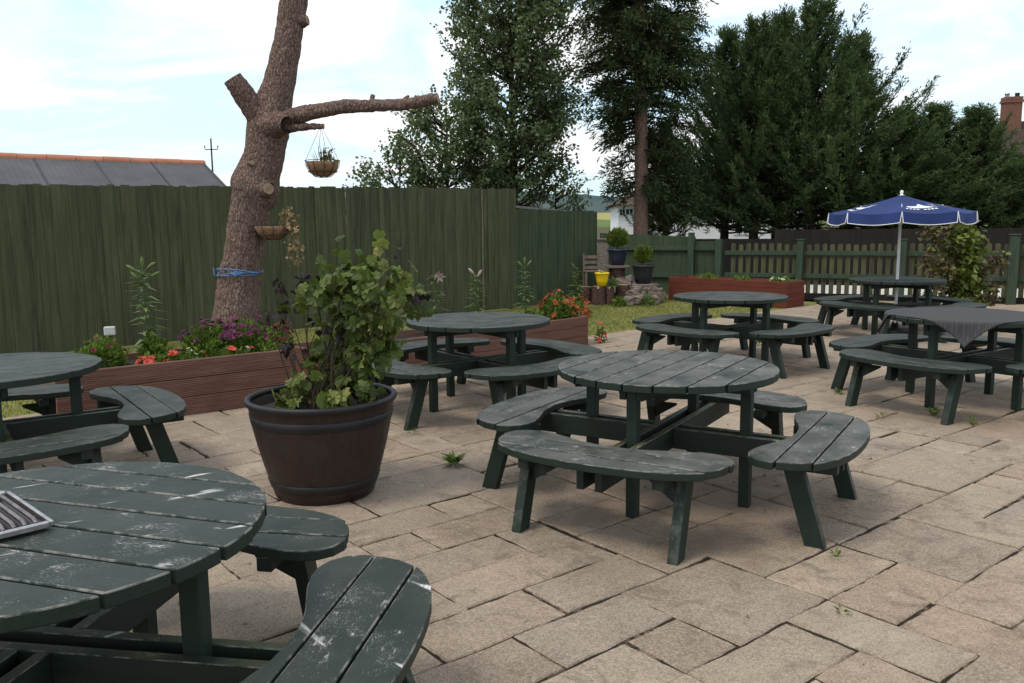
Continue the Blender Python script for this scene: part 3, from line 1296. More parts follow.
def emblem(k):
    """white print on one canopy panel: a long low animal-like shape above a bar of writing"""
    b = MB()
    shape = [(.16, .66), (.14, .61), (.22, .58), (.40, .57), (.52, .54), (.60, .47), (.66, .45), (.70, .50), (.74, .56), (.84, .60), (.90, .66), (.70, .655), (.5, .67), (.3, .66)]
    # as a strip so that it lies on the curved panel
    xs = np.linspace(.14, .90, 24)
    up = np.interp(xs, [.14, .22, .40, .52, .60, .66, .70, .74, .84, .90], [.61, .58, .57, .54, .47, .45, .50, .56, .60, .655])
    loy = np.interp(xs, [.14, .3, .5, .7, .9], [.645, .665, .672, .66, .668])
    vs = [canopy_pt(k, u, s) for s, u in zip(xs, up)] + [canopy_pt(k, l, s) for s, l in zip(xs, loy)]
    n_ = len(xs)
    b.add(vs, [[i, n_ + i, n_ + i + 1, i + 1] for i in range(n_ - 1)])
    for i in range(9):
        s0 = .10 + i * .09
        if i == 4:
            continue
        w_ = .062
        q = [(s0, .715), (s0 + w_, .715), (s0 + w_ * .9, .765), (s0, .765)]
        b.add([canopy_pt(k, t, s) for s, t in q], [(0, 3, 2, 1)])
    o = b.build('printed_emblem', M['whitecloth'], canopy)
    return o


emblem(0)
emblem(6)
emblem(3)

# ------------------------------------------------------------------ barrel tub with shrub
bx, by = -1.078, 4.685
tub = thing('barrel_planter', 'dark brown half-barrel tub with black bands on the paving', 'planter', (bx, by, 0))
mb = MB()
SEG = 96
prof = [(.02, .004), (.268, .004), (.283, .012), (.306, .08), (.338, .18), (.366, .28), (.390, .38), (.404, .455), (.410, .505), (.424, .507), (.428, .516), (.426, .530), (.415, .535),
        (.402, .533), (.398, .52), (.392, .47), (.37, .40)]
vs = []
for (r, z) in prof:
    for k in range(SEG):
        th = 2 * PI * k / SEG
        g_ = -.0035 if (k % 6 == 0 and .02 < z < .505 and r > .3) else 0
        vs.append(((r + g_) * math.cos(th), (r + g_) * math.sin(th), z))
fs = []
for i in range(len(prof) - 1):
    for k in range(SEG):
        k2 = (k + 1) % SEG
        fs.append([i * SEG + k, i * SEG + k2, (i + 1) * SEG + k2, (i + 1) * SEG + k])
mb.add(vs, fs, True)
mb.build('tub', M['barrel'], tub)
for (z0, z1, ra, rb) in ((.405, .458, .3945, .404), (.062, .112, .3005, .3165)):
    b = MB()
    b.lathe([(ra - .001, z0), (ra + .0035, z0 + .003), (rb + .0035, z1 - .003), (rb - .001, z1)], 64, closed=True)
    b.build('band', M['band'], tub)
b = MB()
b.lathe([(.396, .508), (.424, .5085), (.4295, .514), (.4295, .526), (.4265, .5345), (.418, .5375), (.404, .5365), (.396, .530)], 64, closed=True)
b.build('rim', M['band'], tub)
b = MB()
for i in range(1):
    vs = [(0, 0, .47)]
    ring = 24
    for j in range(1, 6):
        for k in range(ring):
            th = 2 * PI * k / ring
            r = .388 * j / 5
            vs.append((r * math.cos(th), r * math.sin(th), .465 + .02 * mnoise.noise((r * 9 * math.cos(th), r * 9 * math.sin(th), 0))))
    fs = [[0, 1 + k, 1 + (k + 1) % ring] for k in range(ring)]
    for j in range(4):
        for k in range(ring):
            fs.append([1 + j * ring + k, 1 + (j + 1) * ring + k, 1 + (j + 1) * ring + (k + 1) % ring, 1 + j * ring + (k + 1) % ring])
    b.add(vs, fs, True)
b.build('soil', M['soil'], tub)
tub.scale = (.98, .98, 1.06)

sh = thing('currant_shrub', 'straggly yellow-green lobed-leaf shrub growing in the brown barrel tub', 'shrub', (bx, by, .46))
clus = [(378, 248, 5), (366, 262, 9), (348, 268, 9), (394, 272, 9), (372, 283, 11), (355, 291, 10), (338, 281, 8), (408, 288, 9), (412, 303, 7), (399, 297, 9),
        (331, 249, 3), (326, 290, 8), (311, 287, 6), (304, 302, 5), (345, 312, 9), (364, 312, 10), (383, 322, 9), (372, 338, 11), (350, 330, 11), (331, 344, 11), (360, 352, 12),
        (386, 345, 7), (318, 358, 9), (341, 366, 12), (369, 372, 10), (325, 380, 11), (352, 388, 12), (308, 372, 5), (300, 395, 7), (284, 398, 8), (292, 388, 6), (372, 392, 6),
        (335, 398, 10), (318, 398, 8), (305, 318, 2), (389, 305, 6), (356, 274, 8), (331, 325, 5), (395, 332, 4)]
dead = [(309, 278, 9), (300, 282, 6), (281, 285, 6), (288, 306, 6), (277, 312, 4), (338, 332, 7), (292, 352, 5), (287, 347, 4), (283, 402, 6), (416, 297, 3), (392, 252, 3), (318, 325, 5), (270, 316, 2)]
lb = MB()
db = MB()
stm = MB()
base = Vector((bx, by, .46))
sr = random.Random(11)


def add_leaves(b, c, n_, sz, spread, shape, faces, down=.5, rn=None):
    P = c + rng.normal(size=(n_, 3)) * spread
    U = rng.normal(size=(n_, 3))
    U[:, 2] = -abs(U[:, 2]) * down - .15
    N = rng.normal(size=(n_, 3)) * .5
    N[:, 2] += 1
    L = sz * (.6 + .7 * rng.random(n_))
    b.scatter(P, U, N, L, L * .95, shape, faces, rn)


for (px, py, n_) in clus:
    c = np.array(at(px, py, by + sr.uniform(-.20, .22)) - base)
    nn_ = int(n_ * (2.0 if px > 316 and py > 300 else 1.5))
    add_leaves(lb, c, nn_, .068 + .018 * sr.random(), .040, LOBED, LOBED_F, 1.3, np.clip(sr.uniform(.1, .85) + rng.normal(size=nn_) * .22, 0, 1))
    ln = Vector(c)
    if sr.random() < .42:
        st = Vector((sr.uniform(-.08, .1), sr.uniform(-.08, .08), 0))
        md = st.lerp(ln, .5) + Vector((sr.uniform(-.05, .05), sr.uniform(-.05, .05), .05))
        stm.tube([st, st.lerp(md, .5) + Vector((0, 0, .02)), md, md.lerp(ln, .5) + Vector((.01, 0, .015)), ln], [.006, .005, .004, .003, .002], 6)
for (px, py, n_) in dead:
    c = np.array(at(px, py, by + sr.uniform(-.18, .18)) - base)
    add_leaves(db, c, int(n_ * 1.8), .05, .026, LEAF, LEAF_F, 1.0)
    ln = Vector(c)
    st = Vector((sr.uniform(-.14, .02), sr.uniform(-.08, .08), 0))
    stm.tube([st, st.lerp(ln, .5) + Vector((-.02, 0, .03)), ln], [.005, .004, .002], 5)
stm.build('stems', M['twig'], sh)
lb.build('foliage', M['currant'], sh)
db.build('dead_leaves', M['deadleaf'], sh)

# ------------------------------------------------------------------ plank planters
def ribbed_board(b, p0, p1, z0, z1, th, nrm, ribs=9):
    """decking board from p0 to p1 with grooves along its outer face (nrm points outwards)"""
    p0, p1, nrm = Vector(p0), Vector(p1), Vector(nrm).normalized()
    prof = [(-th, z0), (-.002, z0)]
    h = (z1 - z0)
    for i in range(ribs):
        a = z0 + h * i / ribs
        w_ = h / ribs
        prof += [(0, a + w_ * .12), (0, a + w_ * .68), (-.006, a + w_ * .76), (-.006, a + w_ * .98)]
    prof += [(-th, z1)]
    n_ = len(prof)
    vs = []
    for p in (p0, p1):
        for (o, z) in prof:
            q = p + nrm * o
            vs.append((q.x, q.y, z))
    fs = [list(range(n_)), list(range(2 * n_ - 1, n_ - 1, -1))]
    for i in range(n_):
        j = (i + 1) % n_
        fs.append([i, n_ + i, n_ + j, j])
    b.add(vs, fs)


def planter(name, label, p0, p1, depth, height, boards, mat, ribs=9):
    p0, p1 = Vector(p0), Vector(p1)
    d = (p1 - p0).normalized()
    nf = Vector((d.y, -d.x))          # front, towards the viewer
    Lx = (p1 - p0).length
    root = thing(name, label, 'planter', (p0.x, p0.y, 0), math.atan2(d.y, d.x))
    # local frame: x along, -y is front
    th = .03
    hb = height / boards
    sides = [((0, 0), (Lx, 0), (0, -1)), ((Lx, depth), (0, depth), (0, 1)), ((Lx, th + .001), (Lx, depth - th - .001), (1, 0)), ((0, depth - th - .001), (0, th + .001), (-1, 0))]
    for (a, c, nn) in sides:
        b = MB()
        for k in range(boards):
            b.rnd = random.random()
            ribbed_board(b, a, c, k * hb + .003, (k + 1) * hb - .003, th, nn, ribs)
        b.build('side_panel', mat, root)
    b = MB()
    nx, ny = max(6, int(Lx / .08)), 8
    vs, fs = [], []
    for i in range(nx + 1):
        for j in range(ny + 1):
            x = th + (Lx - 2 * th) * i / nx
            y = th + (depth - 2 * th) * j / ny
            vs.append((x, y, height - .06 + .025 * mnoise.noise((x * 5, y * 5, 1))))
    for i in range(nx):
        for j in range(ny):
            q = i * (ny + 1) + j
            fs.append([q, q + ny + 1, q + ny + 2, q + 1])
    b.add(vs, fs, True)
    b.build('soil', M['soil'], root)
    return root


D1 = Vector((math.cos(R(38)), math.sin(R(38))))
P1a = Vector((-2.5, 6.80)) - D1 * 1.10
P1b = Vector((-2.5, 6.80)) + D1 * .735
pl1 = planter('raised_planter', 'red-brown decking planter full of purple and coral flowers, by the bare trunk', P1a, P1b, .72, .455, 3, M['deck'], 10)
P2a, P2b = Vector((-1.80, 7.72)), Vector((.95, 10.42))
pl2 = planter('raised_planter', 'brown decking planter with lilies and rust-orange flowers behind a table', P2a, P2b, .62, .37, 3, M['deck'], 9)
P3a, P3b = Vector((3.09, 16.60)), Vector((4.80, 14.72))
pl3 = planter('raised_planter', 'long bright red-brown planter standing before the picket fence', P3a, P3b, .62, .455, 4, M['deck2'], 7)


def on_line(p, d, px, off):
    n_ = Vector((-d.y, d.x))
    q = p + n_ * off
    return q + d * line_px(q, d, px)


D2 = (P2b - P2a).normalized()
D3 = (P3b - P3a).normalized()


# plant makers -----------------------------------------------------
def mound(name, label, cat, pos, rx, ry, rz, n_, leafm, lsz, flowers, lw=.5, group=None, shape=LEAF, faces=LEAF_F):
    """low leafy plant with flower heads; flowers: list of (material, part, count, size, top_only)"""
    root = thing(name, label, cat, pos, random.random() * 6, group)
    b = MB()
    d = unit(n_)
    d[:, 2] = abs(d[:, 2])
    rad = .45 + .58 * rng.random(n_) ** .6
    lump = np.array([.82 + .32 * mnoise.noise((x * 2.6 + pos[0] * 3, y * 2.6, z * 2.6)) for x, y, z in d])
    P = d * np.array([rx, ry, rz]) * (rad * lump)[:, None]
    U = d + rng.normal(size=(n_, 3)) * .6
    U[:, 2] += .35
    L = lsz * (.6 + .8 * rng.random(n_))
    b.scatter(P, U, unit(n_) + np.array([0, 0, .8]), L, L * lw, shape, faces)
    b.build('foliage', leafm, root)
    b = MB()
    for k in range(9):
        a = random.random() * 6.28
        q = Vector((math.cos(a) * rx * .6, math.sin(a) * ry * .6, rz * .75))
        b.tube([(q.x * .1, q.y * .1, -.03), q * .5, q], [.005, .004, .002], 5)
    b.build('stems', M['stem'], root)
    for (m, part, cnt, sz, zmin) in flowers:
        b = MB()
        for k in range(cnt):
            if cnt <= 64:
                b = MB()
            while True:
                v = Vector(unit(1)[0])
                v.z = abs(v.z)
                if v.z >= zmin:
                    break
            c = Vector((v.x * rx, v.y * ry, v.z * rz)) * random.uniform(.9, 1.12)
            npet = 9
            a = np.arange(npet) * 2 * PI / npet + random.random()
            nn = (v + Vector((random.uniform(-.4, .4), random.uniform(-.6, .1), .35))).normalized()
            e1 = nn.orthogonal().normalized()
            e2 = nn.cross(e1)
            U = np.array([tuple(e1 * math.cos(t) + e2 * math.sin(t) + nn * random.uniform(.1, .7)) for t in a])
            b.scatter(np.tile(tuple(c), (npet, 1)), U, np.tile(tuple(nn), (npet, 1)), sz * random.uniform(.4, .62), sz * .42, PETAL, PETAL_F)
            if cnt <= 64:
                b.build('flower', m, root)
        if cnt > 64:
            b.build(part, m, root)
    return root


def lily(label, pos, h, n_, blooms, bm, wid=.055, group='tall lily stems along the board fence', lm='green2'):
    root = thing('lily', label, 'lily', pos, 0, group)
    b = MB()
    top = Vector((random.uniform(-.03, .03), random.uniform(-.03, .03), h))
    b.tube([(0, 0, -.03), top * .5 + Vector((.01, 0, 0)), top], [.009, .007, .004], 6)
    b.build('stem', M['stem'], root)
    b = MB()
    t = rng.random(n_) ** .8
    P = np.outer(t, np.array(top))
    a = np.arange(n_) * 2.4
    U = np.c_[np.cos(a), np.sin(a), .45 - .5 * rng.random(n_)]
    b.scatter(P, U, np.tile((0, 0, 1.), (n_, 1)), wid * 3.1 * (.7 + .5 * rng.random(n_)) * (1.15 - .5 * t), .040, LEAF, LEAF_F)
    b.build('foliage', M[lm], root)
    for (dx, dz, kind) in blooms:
        b = MB()
        c = top + Vector((dx, random.uniform(-.03, .02), dz))
        b.tube([top, c], .003, 5)
        if kind == 'bud':
            dr = Vector((dx * 3, 0, .1)).normalized()
            b.tube([c, c + dr * .03, c + dr * .06, c + dr * .085], [.008, .015, .014, .004], 8)
        else:
            npet = 5
            aa = np.arange(npet) * 2 * PI / npet
            nn = Vector((.5, -.55, -.45)).normalized()
            e1 = nn.orthogonal().normalized()
            e2 = nn.cross(e1)
            U = np.array([tuple(e1 * math.cos(q) + e2 * math.sin(q) + nn * 1.1) for q in aa])
            b.scatter(np.tile(tuple(c), (npet, 1)), U, np.tile(tuple(nn), (npet, 1)), .085, .045, LEAF, LEAF_F)
        b.build('bud' if kind == 'bud' else 'flower', bm, root)
    return root


zs1 = .40
q = on_line(Vector((-2.5, 6.8)), D1, 97, .36)
mound('marigold', 'bright green feathery plant with dark red heads at the planter end', 'flower', (q.x, q.y, zs1), .23, .23, .25, 1700, M['green'], .036,
      [(M['crimson'], 'flower_heads', 9, .05, .45)])
q = on_line(Vector((-2.5, 6.8)), D1, 148, .16)
mound('begonia', 'coral-red flowers low over the planter edge, below the tall lily', 'flower', (q.x, q.y, zs1), .12, .10, .10, 160, M['green'], .05,
      [(M['coral'], 'flower_heads', 13, .07, .2)])
q = on_line(Vector((-2.5, 6.8)), D1, 170, .14)
mound('begonia', 'coral-red flower beside the small cream flowers', 'flower', (q.x, q.y, zs1), .08, .08, .10, 110, M['green'], .05,
      [(M['coral'], 'flower_heads', 9, .07, .2)])
q = on_line(Vector((-2.5, 6.8)), D1, 184, .14)
mound('pansy', 'small cream-yellow flowers on the planter edge', 'flower', (q.x, q.y, zs1), .07, .07, .11, 90, M['green'], .04,
      [(M['cream'], 'flower_heads', 9, .045, .2)])
q = on_line(Vector((-2.5, 6.8)), D1, 152, .42)
mound('fern', 'light green bushy leaves at the foot of the tall lily', 'plant', (q.x, q.y, zs1), .13, .13, .23, 300, M['green'], .06, [])
q = on_line(Vector((-2.5, 6.8)), D1, 207, .42)
mound('african_daisy', 'purple-flowered leafy mound nearest the tall lily', 'flower', (q.x, q.y, zs1), .28, .25, .30, 1900, M['green'], .037,
      [(M['purple'], 'flower_heads', 34, .065, .45)])
q = on_line(Vector((-2.5, 6.8)), D1, 243, .40)
mound('african_daisy', 'purple-flowered leafy mound in front of the bare trunk foot', 'flower', (q.x, q.y, zs1), .30, .26, .31, 2000, M['green'], .037,
      [(M['purple'], 'flower_heads', 38, .065, .45)])
q = on_line(Vector((-2.5, 6.8)), D1, 226, .15)
mound('begonia', 'two salmon-pink blooms among trailing green below the purple flowers', 'flower', (q.x, q.y, zs1), .26, .10, .10, 520, M['green'], .035,
      [(M['coral'], 'flower_heads', 3, .075, .5), (M['pinkwhite'], 'pale_flower', 1, .05, .5)])
q = on_line(Vector((-2.5, 6.8)), D1, 266, .22)
mound('trailing_plant', 'low pale-edged green trailing plant at the planter corner', 'plant', (q.x, q.y, zs1), .20, .14, .10, 420, M['green'], .035, [])
q = on_line(Vector((-2.5, 6.8)), D1, 280, .34)
mound('geranium', 'cluster of crimson-red flowers at the planter end by the barrel shrub', 'flower', (q.x, q.y, zs1), .12, .12, .25, 200, M['green'], .05,
      [(M['crimson'], 'flower_heads', 34, .06, .35)])
q = on_line(Vector((-2.5, 6.8)), D1, 143, .50)
lily('tallest pale green lily with closed buds, near the solar lamp', (q.x, q.y, zs1), .74, 70, [(-.05, .02, 'bud'), (.0, .05, 'bud'), (.05, .04, 'bud'), (.07, -.03, 'bud'), (-.03, -.05, 'bud')], M['green2'], .06)
# solar lamp
q = on_line(Vector((-2.5, 6.8)), D1, 107, .52)
lp = thing('solar_lamp', 'small pale grey box-headed garden lamp on a dark stake', 'garden lamp', (q.x, q.y, zs1), R(20))
b = MB()
b.box((0, 0, .278), (.085, .06, .07))
b.build('head', M['solar'], lp, .008)
b = MB()
b.tube([(0, .0, -.1), (0, .0, .243)], .007, 8)
b.build('stake', M['iron'], lp)

zs2 = .32
for (px, off, h, n_, bl, m, lab) in (
        (437, .46, .62, 50, [(.02, .04, 'flower'), (.045, .01, 'flower')], 'pinkwhite', 'lily with one open pale pink bloom, nearest the barrel shrub'),
        (478, .44, .60, 54, [(-.03, .03, 'bud'), (.02, .0, 'bud')], 'pinkwhite', 'lily with two upright pinkish-white buds, middle of the brown planter'),
        (526, .44, .66, 60, [(-.03, .02, 'bud'), (.03, .03, 'bud'), (.0, .05, 'bud')], 'green2', 'lily with green buds beside the rust-orange flower mound')):
    q = on_line(P2a, D2, px, off)
    lily(lab, (q.x, q.y, zs2), h, n_, bl, M[m], .055)
q = on_line(P2a, D2, 447, .34)
mound('bedding_plant', 'bright green leafy clump at the foot of the pink lily', 'plant', (q.x, q.y, zs2), .16, .14, .15, 380, M['green'], .05, [])
q = on_line(P2a, D2, 466, .34)
mound('geranium', 'dark crimson flower clump between the two pale lilies', 'flower', (q.x, q.y, zs2), .15, .14, .15, 260, M['green'], .05, [(M['crimson'], 'flower_heads', 20, .055, .3)])
q = on_line(P2a, D2, 534, .34)
mound('bedding_plant', 'yellow-green clump beside the rust-orange flowers', 'plant', (q.x, q.y, zs2), .14, .14, .16, 260, M['green'], .05, [])
q = on_line(P2a, D2, 556, .30)
mound('french_marigold', 'rust-red flower mound, fuller one in the brown planter', 'flower', (q.x, q.y, zs2), .24, .22, .34, 620, M['green'], .055, [(M['orange'], 'flower_heads', 60, .06, .2)])
q = on_line(P2a, D2, 577, .28)
mound('french_marigold', 'orange flower mound at the very corner of the brown planter', 'flower', (q.x, q.y, zs2), .19, .18, .26, 380, M['green'], .05, [(M['orange'], 'flower_heads', 52, .06, .1)])
q = atz(592, 341)
mound('poppy', 'bright orange-red blooms on the lawn against the brown planter corner', 'flower', (1.12, 10.62, 0), .07, .07, .24, 60, M['green'], .05, [(M['coral'], 'flower_heads', 10, .07, .1)])
for (px, off, lab, fl) in ((790, .3, 'small plant with a white bloom at the corner of the long red planter', [(M['cream'], 'flower_heads', 7, .09, .3)]),
                           (742, .3, 'low green seedlings in the middle of the long red planter', []),
                           (708, .3, 'sparse green seedlings at the far end of the long red planter', [])):
    q = on_line(P3a, D3, px if px < 785 else 783, off)
    mound('bedding_plant', lab, 'plant', (q.x, q.y, .40), .20, .26, .11, 170, M['green'], .06, fl)
# lily by the chair in the rockery corner
q = at(577, 290, 15.0)
lily('leafy lily stem on the lawn against the lower board fence', (q.x, q.y, 0), .72, 60, [(-.03, .02, 'bud')], M['green2'], .075)

# ------------------------------------------------------------------ dead tree trunk
TY = 8.7
tk = thing('tree_trunk', 'lopped bare conifer trunk with sawn stubs, rising before the board fence', 'tree', at(232, 372, TY))
tk.location.z = 0
org = tk.location.copy()
rows = [(0 - 40, 298, 12.5), (0, 294, 13), (44, 287.5, 13), (66, 283, 13.5), (88, 278.5, 15), (104, 273.5, 17.5), (118, 270, 20.5), (132, 267.5, 20.5), (146, 265.5, 18.8),
        (158, 263.5, 18.5), (172, 259, 19.6), (180, 256.5, 22), (187, 255, 24), (194, 254.5, 23), (203, 251.5, 20), (219, 248, 19), (240, 245.5, 18.6), (263, 242, 18.8), (285, 239, 19.6), (300, 237.2, 20.3), (318, 235.5, 22), (345, 233, 26), (372, 231, 33)]
pts, rad = [], []
ks = np.array([r[0] for r in rows], float)
cx_ = np.array([r[1] for r in rows], float)
rr_ = np.array([r[2] for r in rows], float)
for yy in np.linspace(-40, 372, 150):
    p = at(np.interp(yy, ks, cx_), yy, TY) - org
    pts.append(p)
    rad.append(np.interp(yy, ks, rr_) * TY / F_PX * 1.0)
pts.reverse()
rad.reverse()


def barky(p, d, r, i):
    q = p * 1.0
    n1 = mnoise.noise((q.x * 5, q.y * 5, q.z * 2.2))
    n2 = mnoise.noise((q.x * 22, q.y * 22, q.z * 9))
    n3 = mnoise.noise((q.x * 60, q.y * 60, q.z * 22))
    return p + d * (r * .09 * n1 + .010 * n2 + .007 * n3)


b = MB()
b.tube(pts, rad, 72, True, True, barky)
b.build('trunk', M['bark'], tk)


def limb(name, pxs, dep, mat=M['bark'], cutend=True):
    b = MB()
    P_, R_ = [], []
    pxs = np.array(pxs, float)
    tt = np.linspace(0, len(pxs) - 1, (len(pxs) - 1) * 8 + 1)
    for t in tt:
        x = np.interp(t, range(len(pxs)), pxs[:, 0])
        y = np.interp(t, range(len(pxs)), pxs[:, 1])
        r = np.interp(t, range(len(pxs)), pxs[:, 2])
        dd = np.interp(t, range(len(pxs)), dep)
        P_.append(at(x, y, dd) - org)
        R_.append(r * dd / F_PX)
    b.tube(P_, R_, 26, False, True, barky)
    o = b.build(name, mat, tk)
    if cutend:
        e = (P_[-1] - P_[-2]).normalized()
        c = MB()
        c.tube([P_[-1] - e * .03, P_[-1] + e * .002], [R_[-1] * .93, R_[-1] * .93], 22)
        c.build('cut_end', M['cutwood'], o)
    return o


limb('branch', [(272, 126, 12), (288, 118, 8.6), (312, 112, 7.2), (345, 106.5, 6.6), (372, 105.5, 5.8), (405, 104.5, 5.4), (424, 101, 5.8), (438, 98, 4.8)], [8.7, 8.62, 8.5, 8.42, 8.4, 8.36, 8.33, 8.3])
limb('branch', [(278, 130, 6), (296, 127.5, 3.8), (312, 126.5, 3.0), (324, 126.5, 2.4)], [8.66, 8.55, 8.5, 8.5])
limb('branch', [(266, 126, 15), (256, 112, 12), (246, 98, 10.5), (238, 86, 9.8), (232.5, 78, 9.3)], [8.7, 8.62, 8.56, 8.52, 8.5])
limb('branch', [(268, 126, 15), (279, 124, 12), (287, 125, 8.5)], [8.62, 8.52, 8.47], cutend=False)
limb('knot', [(262, 190, 11), (267, 189, 8), (268.5, 188.5, 6)], [8.62, 8.50, 8.475])
limb('knot', [(246, 187, 13), (240, 186, 10), (235, 186, 6)], [8.66, 8.56, 8.54])
limb('knot', [(296, 22, 7), (303, 21, 6), (307.5, 20, 4.5)], [8.7, 8.66, 8.65])
limb('knot', [(251, 164, 5), (252, 163, 4), (252.5, 162.5, 2.6)], [8.62, 8.51, 8.50])
limb('knot', [(283, 14, 3.5), (280, 13, 2)], [8.68, 8.62])
limb('branch', [(371, 103, 2.6), (372, 98, 2.2), (373, 94.5, 1.6)], [8.4, 8.4, 8.4], cutend=False)
limb('branch', [(404, 101, 2.4), (407, 97.5, 2), (409, 95.5, 1.4)], [8.36, 8.36, 8.36], cutend=False)
limb('branch', [(303, 108, 2.6), (308, 107, 2.2), (311, 105.5, 1.6)], [8.5, 8.5, 8.5], cutend=False)

# blue rope round the trunk
b = MB()
cz = at(240, 272, TY)
for k, (dz, tw, ex) in enumerate(((.0, .03, .012), (.018, -.025, .016), (-.012, .015, .02))):
    P_ = []
    for i in range(49):
        th = 2 * PI * i / 48
        r = .198 + ex + .006 * math.sin(th * 5 + k)
        P_.append((cz.x + r * math.cos(th) * 1.04, cz.y + r * math.sin(th) * 1.04, cz.z + dz + tw * math.sin(th + k) + .006 * math.sin(3 * th)))
    b.tube(P_, .0055, 6, False)
kx, ky, kz = cz.x + .03, cz.y - .225, cz.z
for k in range(5):
    a = k * 1.3
    b.tube([(kx - .05, ky, kz + .015 * math.sin(a)), (kx, ky - .015, kz - .03 + .012 * k), (kx + .06, ky + .01, kz + .01 * math.cos(a))], .005, 6)
b.tube([(cz.x - .20, cz.y - .08, kz), (cz.x - .225, cz.y - .13, kz + .05), (cz.x - .215, cz.y - .14, kz - .03)], .0045, 6)
tag(b.build('rope', M['rope']), 'blue rope wound and knotted round the bare trunk', 'rope')

# hanging basket on the small branch
def basket(name, label, top, r, hang, half=False):
    root = thing(name, label, 'hanging basket', top)
    b = MB()
    prof = [(.01, -r * .92), (r * .45, -r * .86), (r * .78, -r * .58), (r * .95, -r * .25), (r, 0), (r * .93, -.01), (r * .8, -.03), (.01, -.03)]
    seg = 40
    vs = []
    for (rr, z) in prof:
        for k in range(seg):
            th = 2 * PI * k / seg
            n_ = 1 + .05 * mnoise.noise((math.cos(th) * 3, math.sin(th) * 3, z * 12)) + .02 * math.sin(th * 8)
            vs.append((rr * n_ * math.cos(th), rr * n_ * math.sin(th), z))
    fs = []
    for i in range(len(prof) - 1):
        for k in range(seg):
            k2 = (k + 1) % seg
            fs.append([i * seg + k, i * seg + k2, (i + 1) * seg + k2, (i + 1) * seg + k])
    b.add(vs, fs, True)
    b.build('coir_liner', M['coir'], root)
    b = MB()
    for k in range(10):
        th = 2 * PI * k / 10
        b.tube([((rr * 1.04 + .004) * math.cos(th), (rr * 1.04 + .004) * math.sin(th), z) for rr, z in ((r * 1.03, .012), (r * .97, -r * .25), (r * .80, -r * .6), (r * .46, -r * .9), (.01, -r * .96))], .003, 5)
    for (rr, z) in ((r * 1.075, .012), (r * .9, -r * .6)):
        b.tube([(rr * math.cos(2 * PI * k / 32), rr * math.sin(2 * PI * k / 32), z) for k in range(33)], .0035, 5, False)
    b.build('wire_frame', M['iron'], root)
    if hang:
        b = MB()
        for k in range(4):
            th = 2 * PI * k / 4 + .5
            b.tube([(r * 1.06 * math.cos(th), r * 1.06 * math.sin(th), .012), (0, 0, hang)], .0022, 5)
        b.build('chains', M['iron'], root)
    return root


tp = at(322.5, 162, 8.5)
hb = basket('hanging_basket', 'coir-lined wire basket hanging on chains from the bare trunk branch', tp, .158, .355)
pp = thing('potted_flower', 'twiggy plant with dark pink flowers in the hanging basket', 'plant', tp)
b = MB()
for k in range(26):
    a = random.random() * 6.28
    e = Vector((math.cos(a) * random.uniform(.02, .13), math.sin(a) * random.uniform(.02, .13), random.uniform(.06, .16)))
    b.tube([(e.x * .5, e.y * .5, -.02), (e.x * .8, e.y * .8, e.z * .6), e], [.003, .0025, .0015], 4)
b.build('twigs', M['twig'], pp)
b = MB()
add_leaves(b, np.array((.06, -.03, .04)), 50, .04, .035, LEAF, LEAF_F)
b.build('foliage', M['green'], pp)
b = MB()
add_leaves(b, np.array((.075, -.04, .075)), 44, .03, .032, PETAL, PETAL_F)
b.build('flower_heads', mat_leaf('dull_pink_petal', [(0, (.20, .04, .10)), (1, (.42, .16, .24))]), pp)

tp2 = at(272, 226, 8.55)
hb2 = basket('wall_basket', 'coir half-basket fixed against the side of the bare trunk', tp2, .17, 0)
hb2.scale = (1, .95, .85)
dp = thing('dried_plant', 'straw-coloured dried plant trailing out of the trunk basket', 'plant', tp2)
b = MB()
ends = []
for k in range(12):
    e = at(random.uniform(287, 302), random.uniform(222, 266), 8.5 + random.uniform(-.06, .05)) - tp2
    m1 = at(random.uniform(282, 293), random.uniform(208, 216), 8.52) - tp2
    P_ = [Vector((random.uniform(.05, .12), random.uniform(-.05, .05), -.02)), m1, m1.lerp(e, .45) + Vector((.03, 0, .02)), e]
    b.tube(P_, [.003, .003, .0025, .0015], 5)
    ends += [m1, P_[2], m1.lerp(e, .75), e]
b.build('stems', M['dry'], dp)
b = MB()
for e in ends:
    add_leaves(b, np.array(e), 5, .042, .016, LEAF, LEAF_F, 1.2)
b.build('dead_leaves', M['dry'], dp)

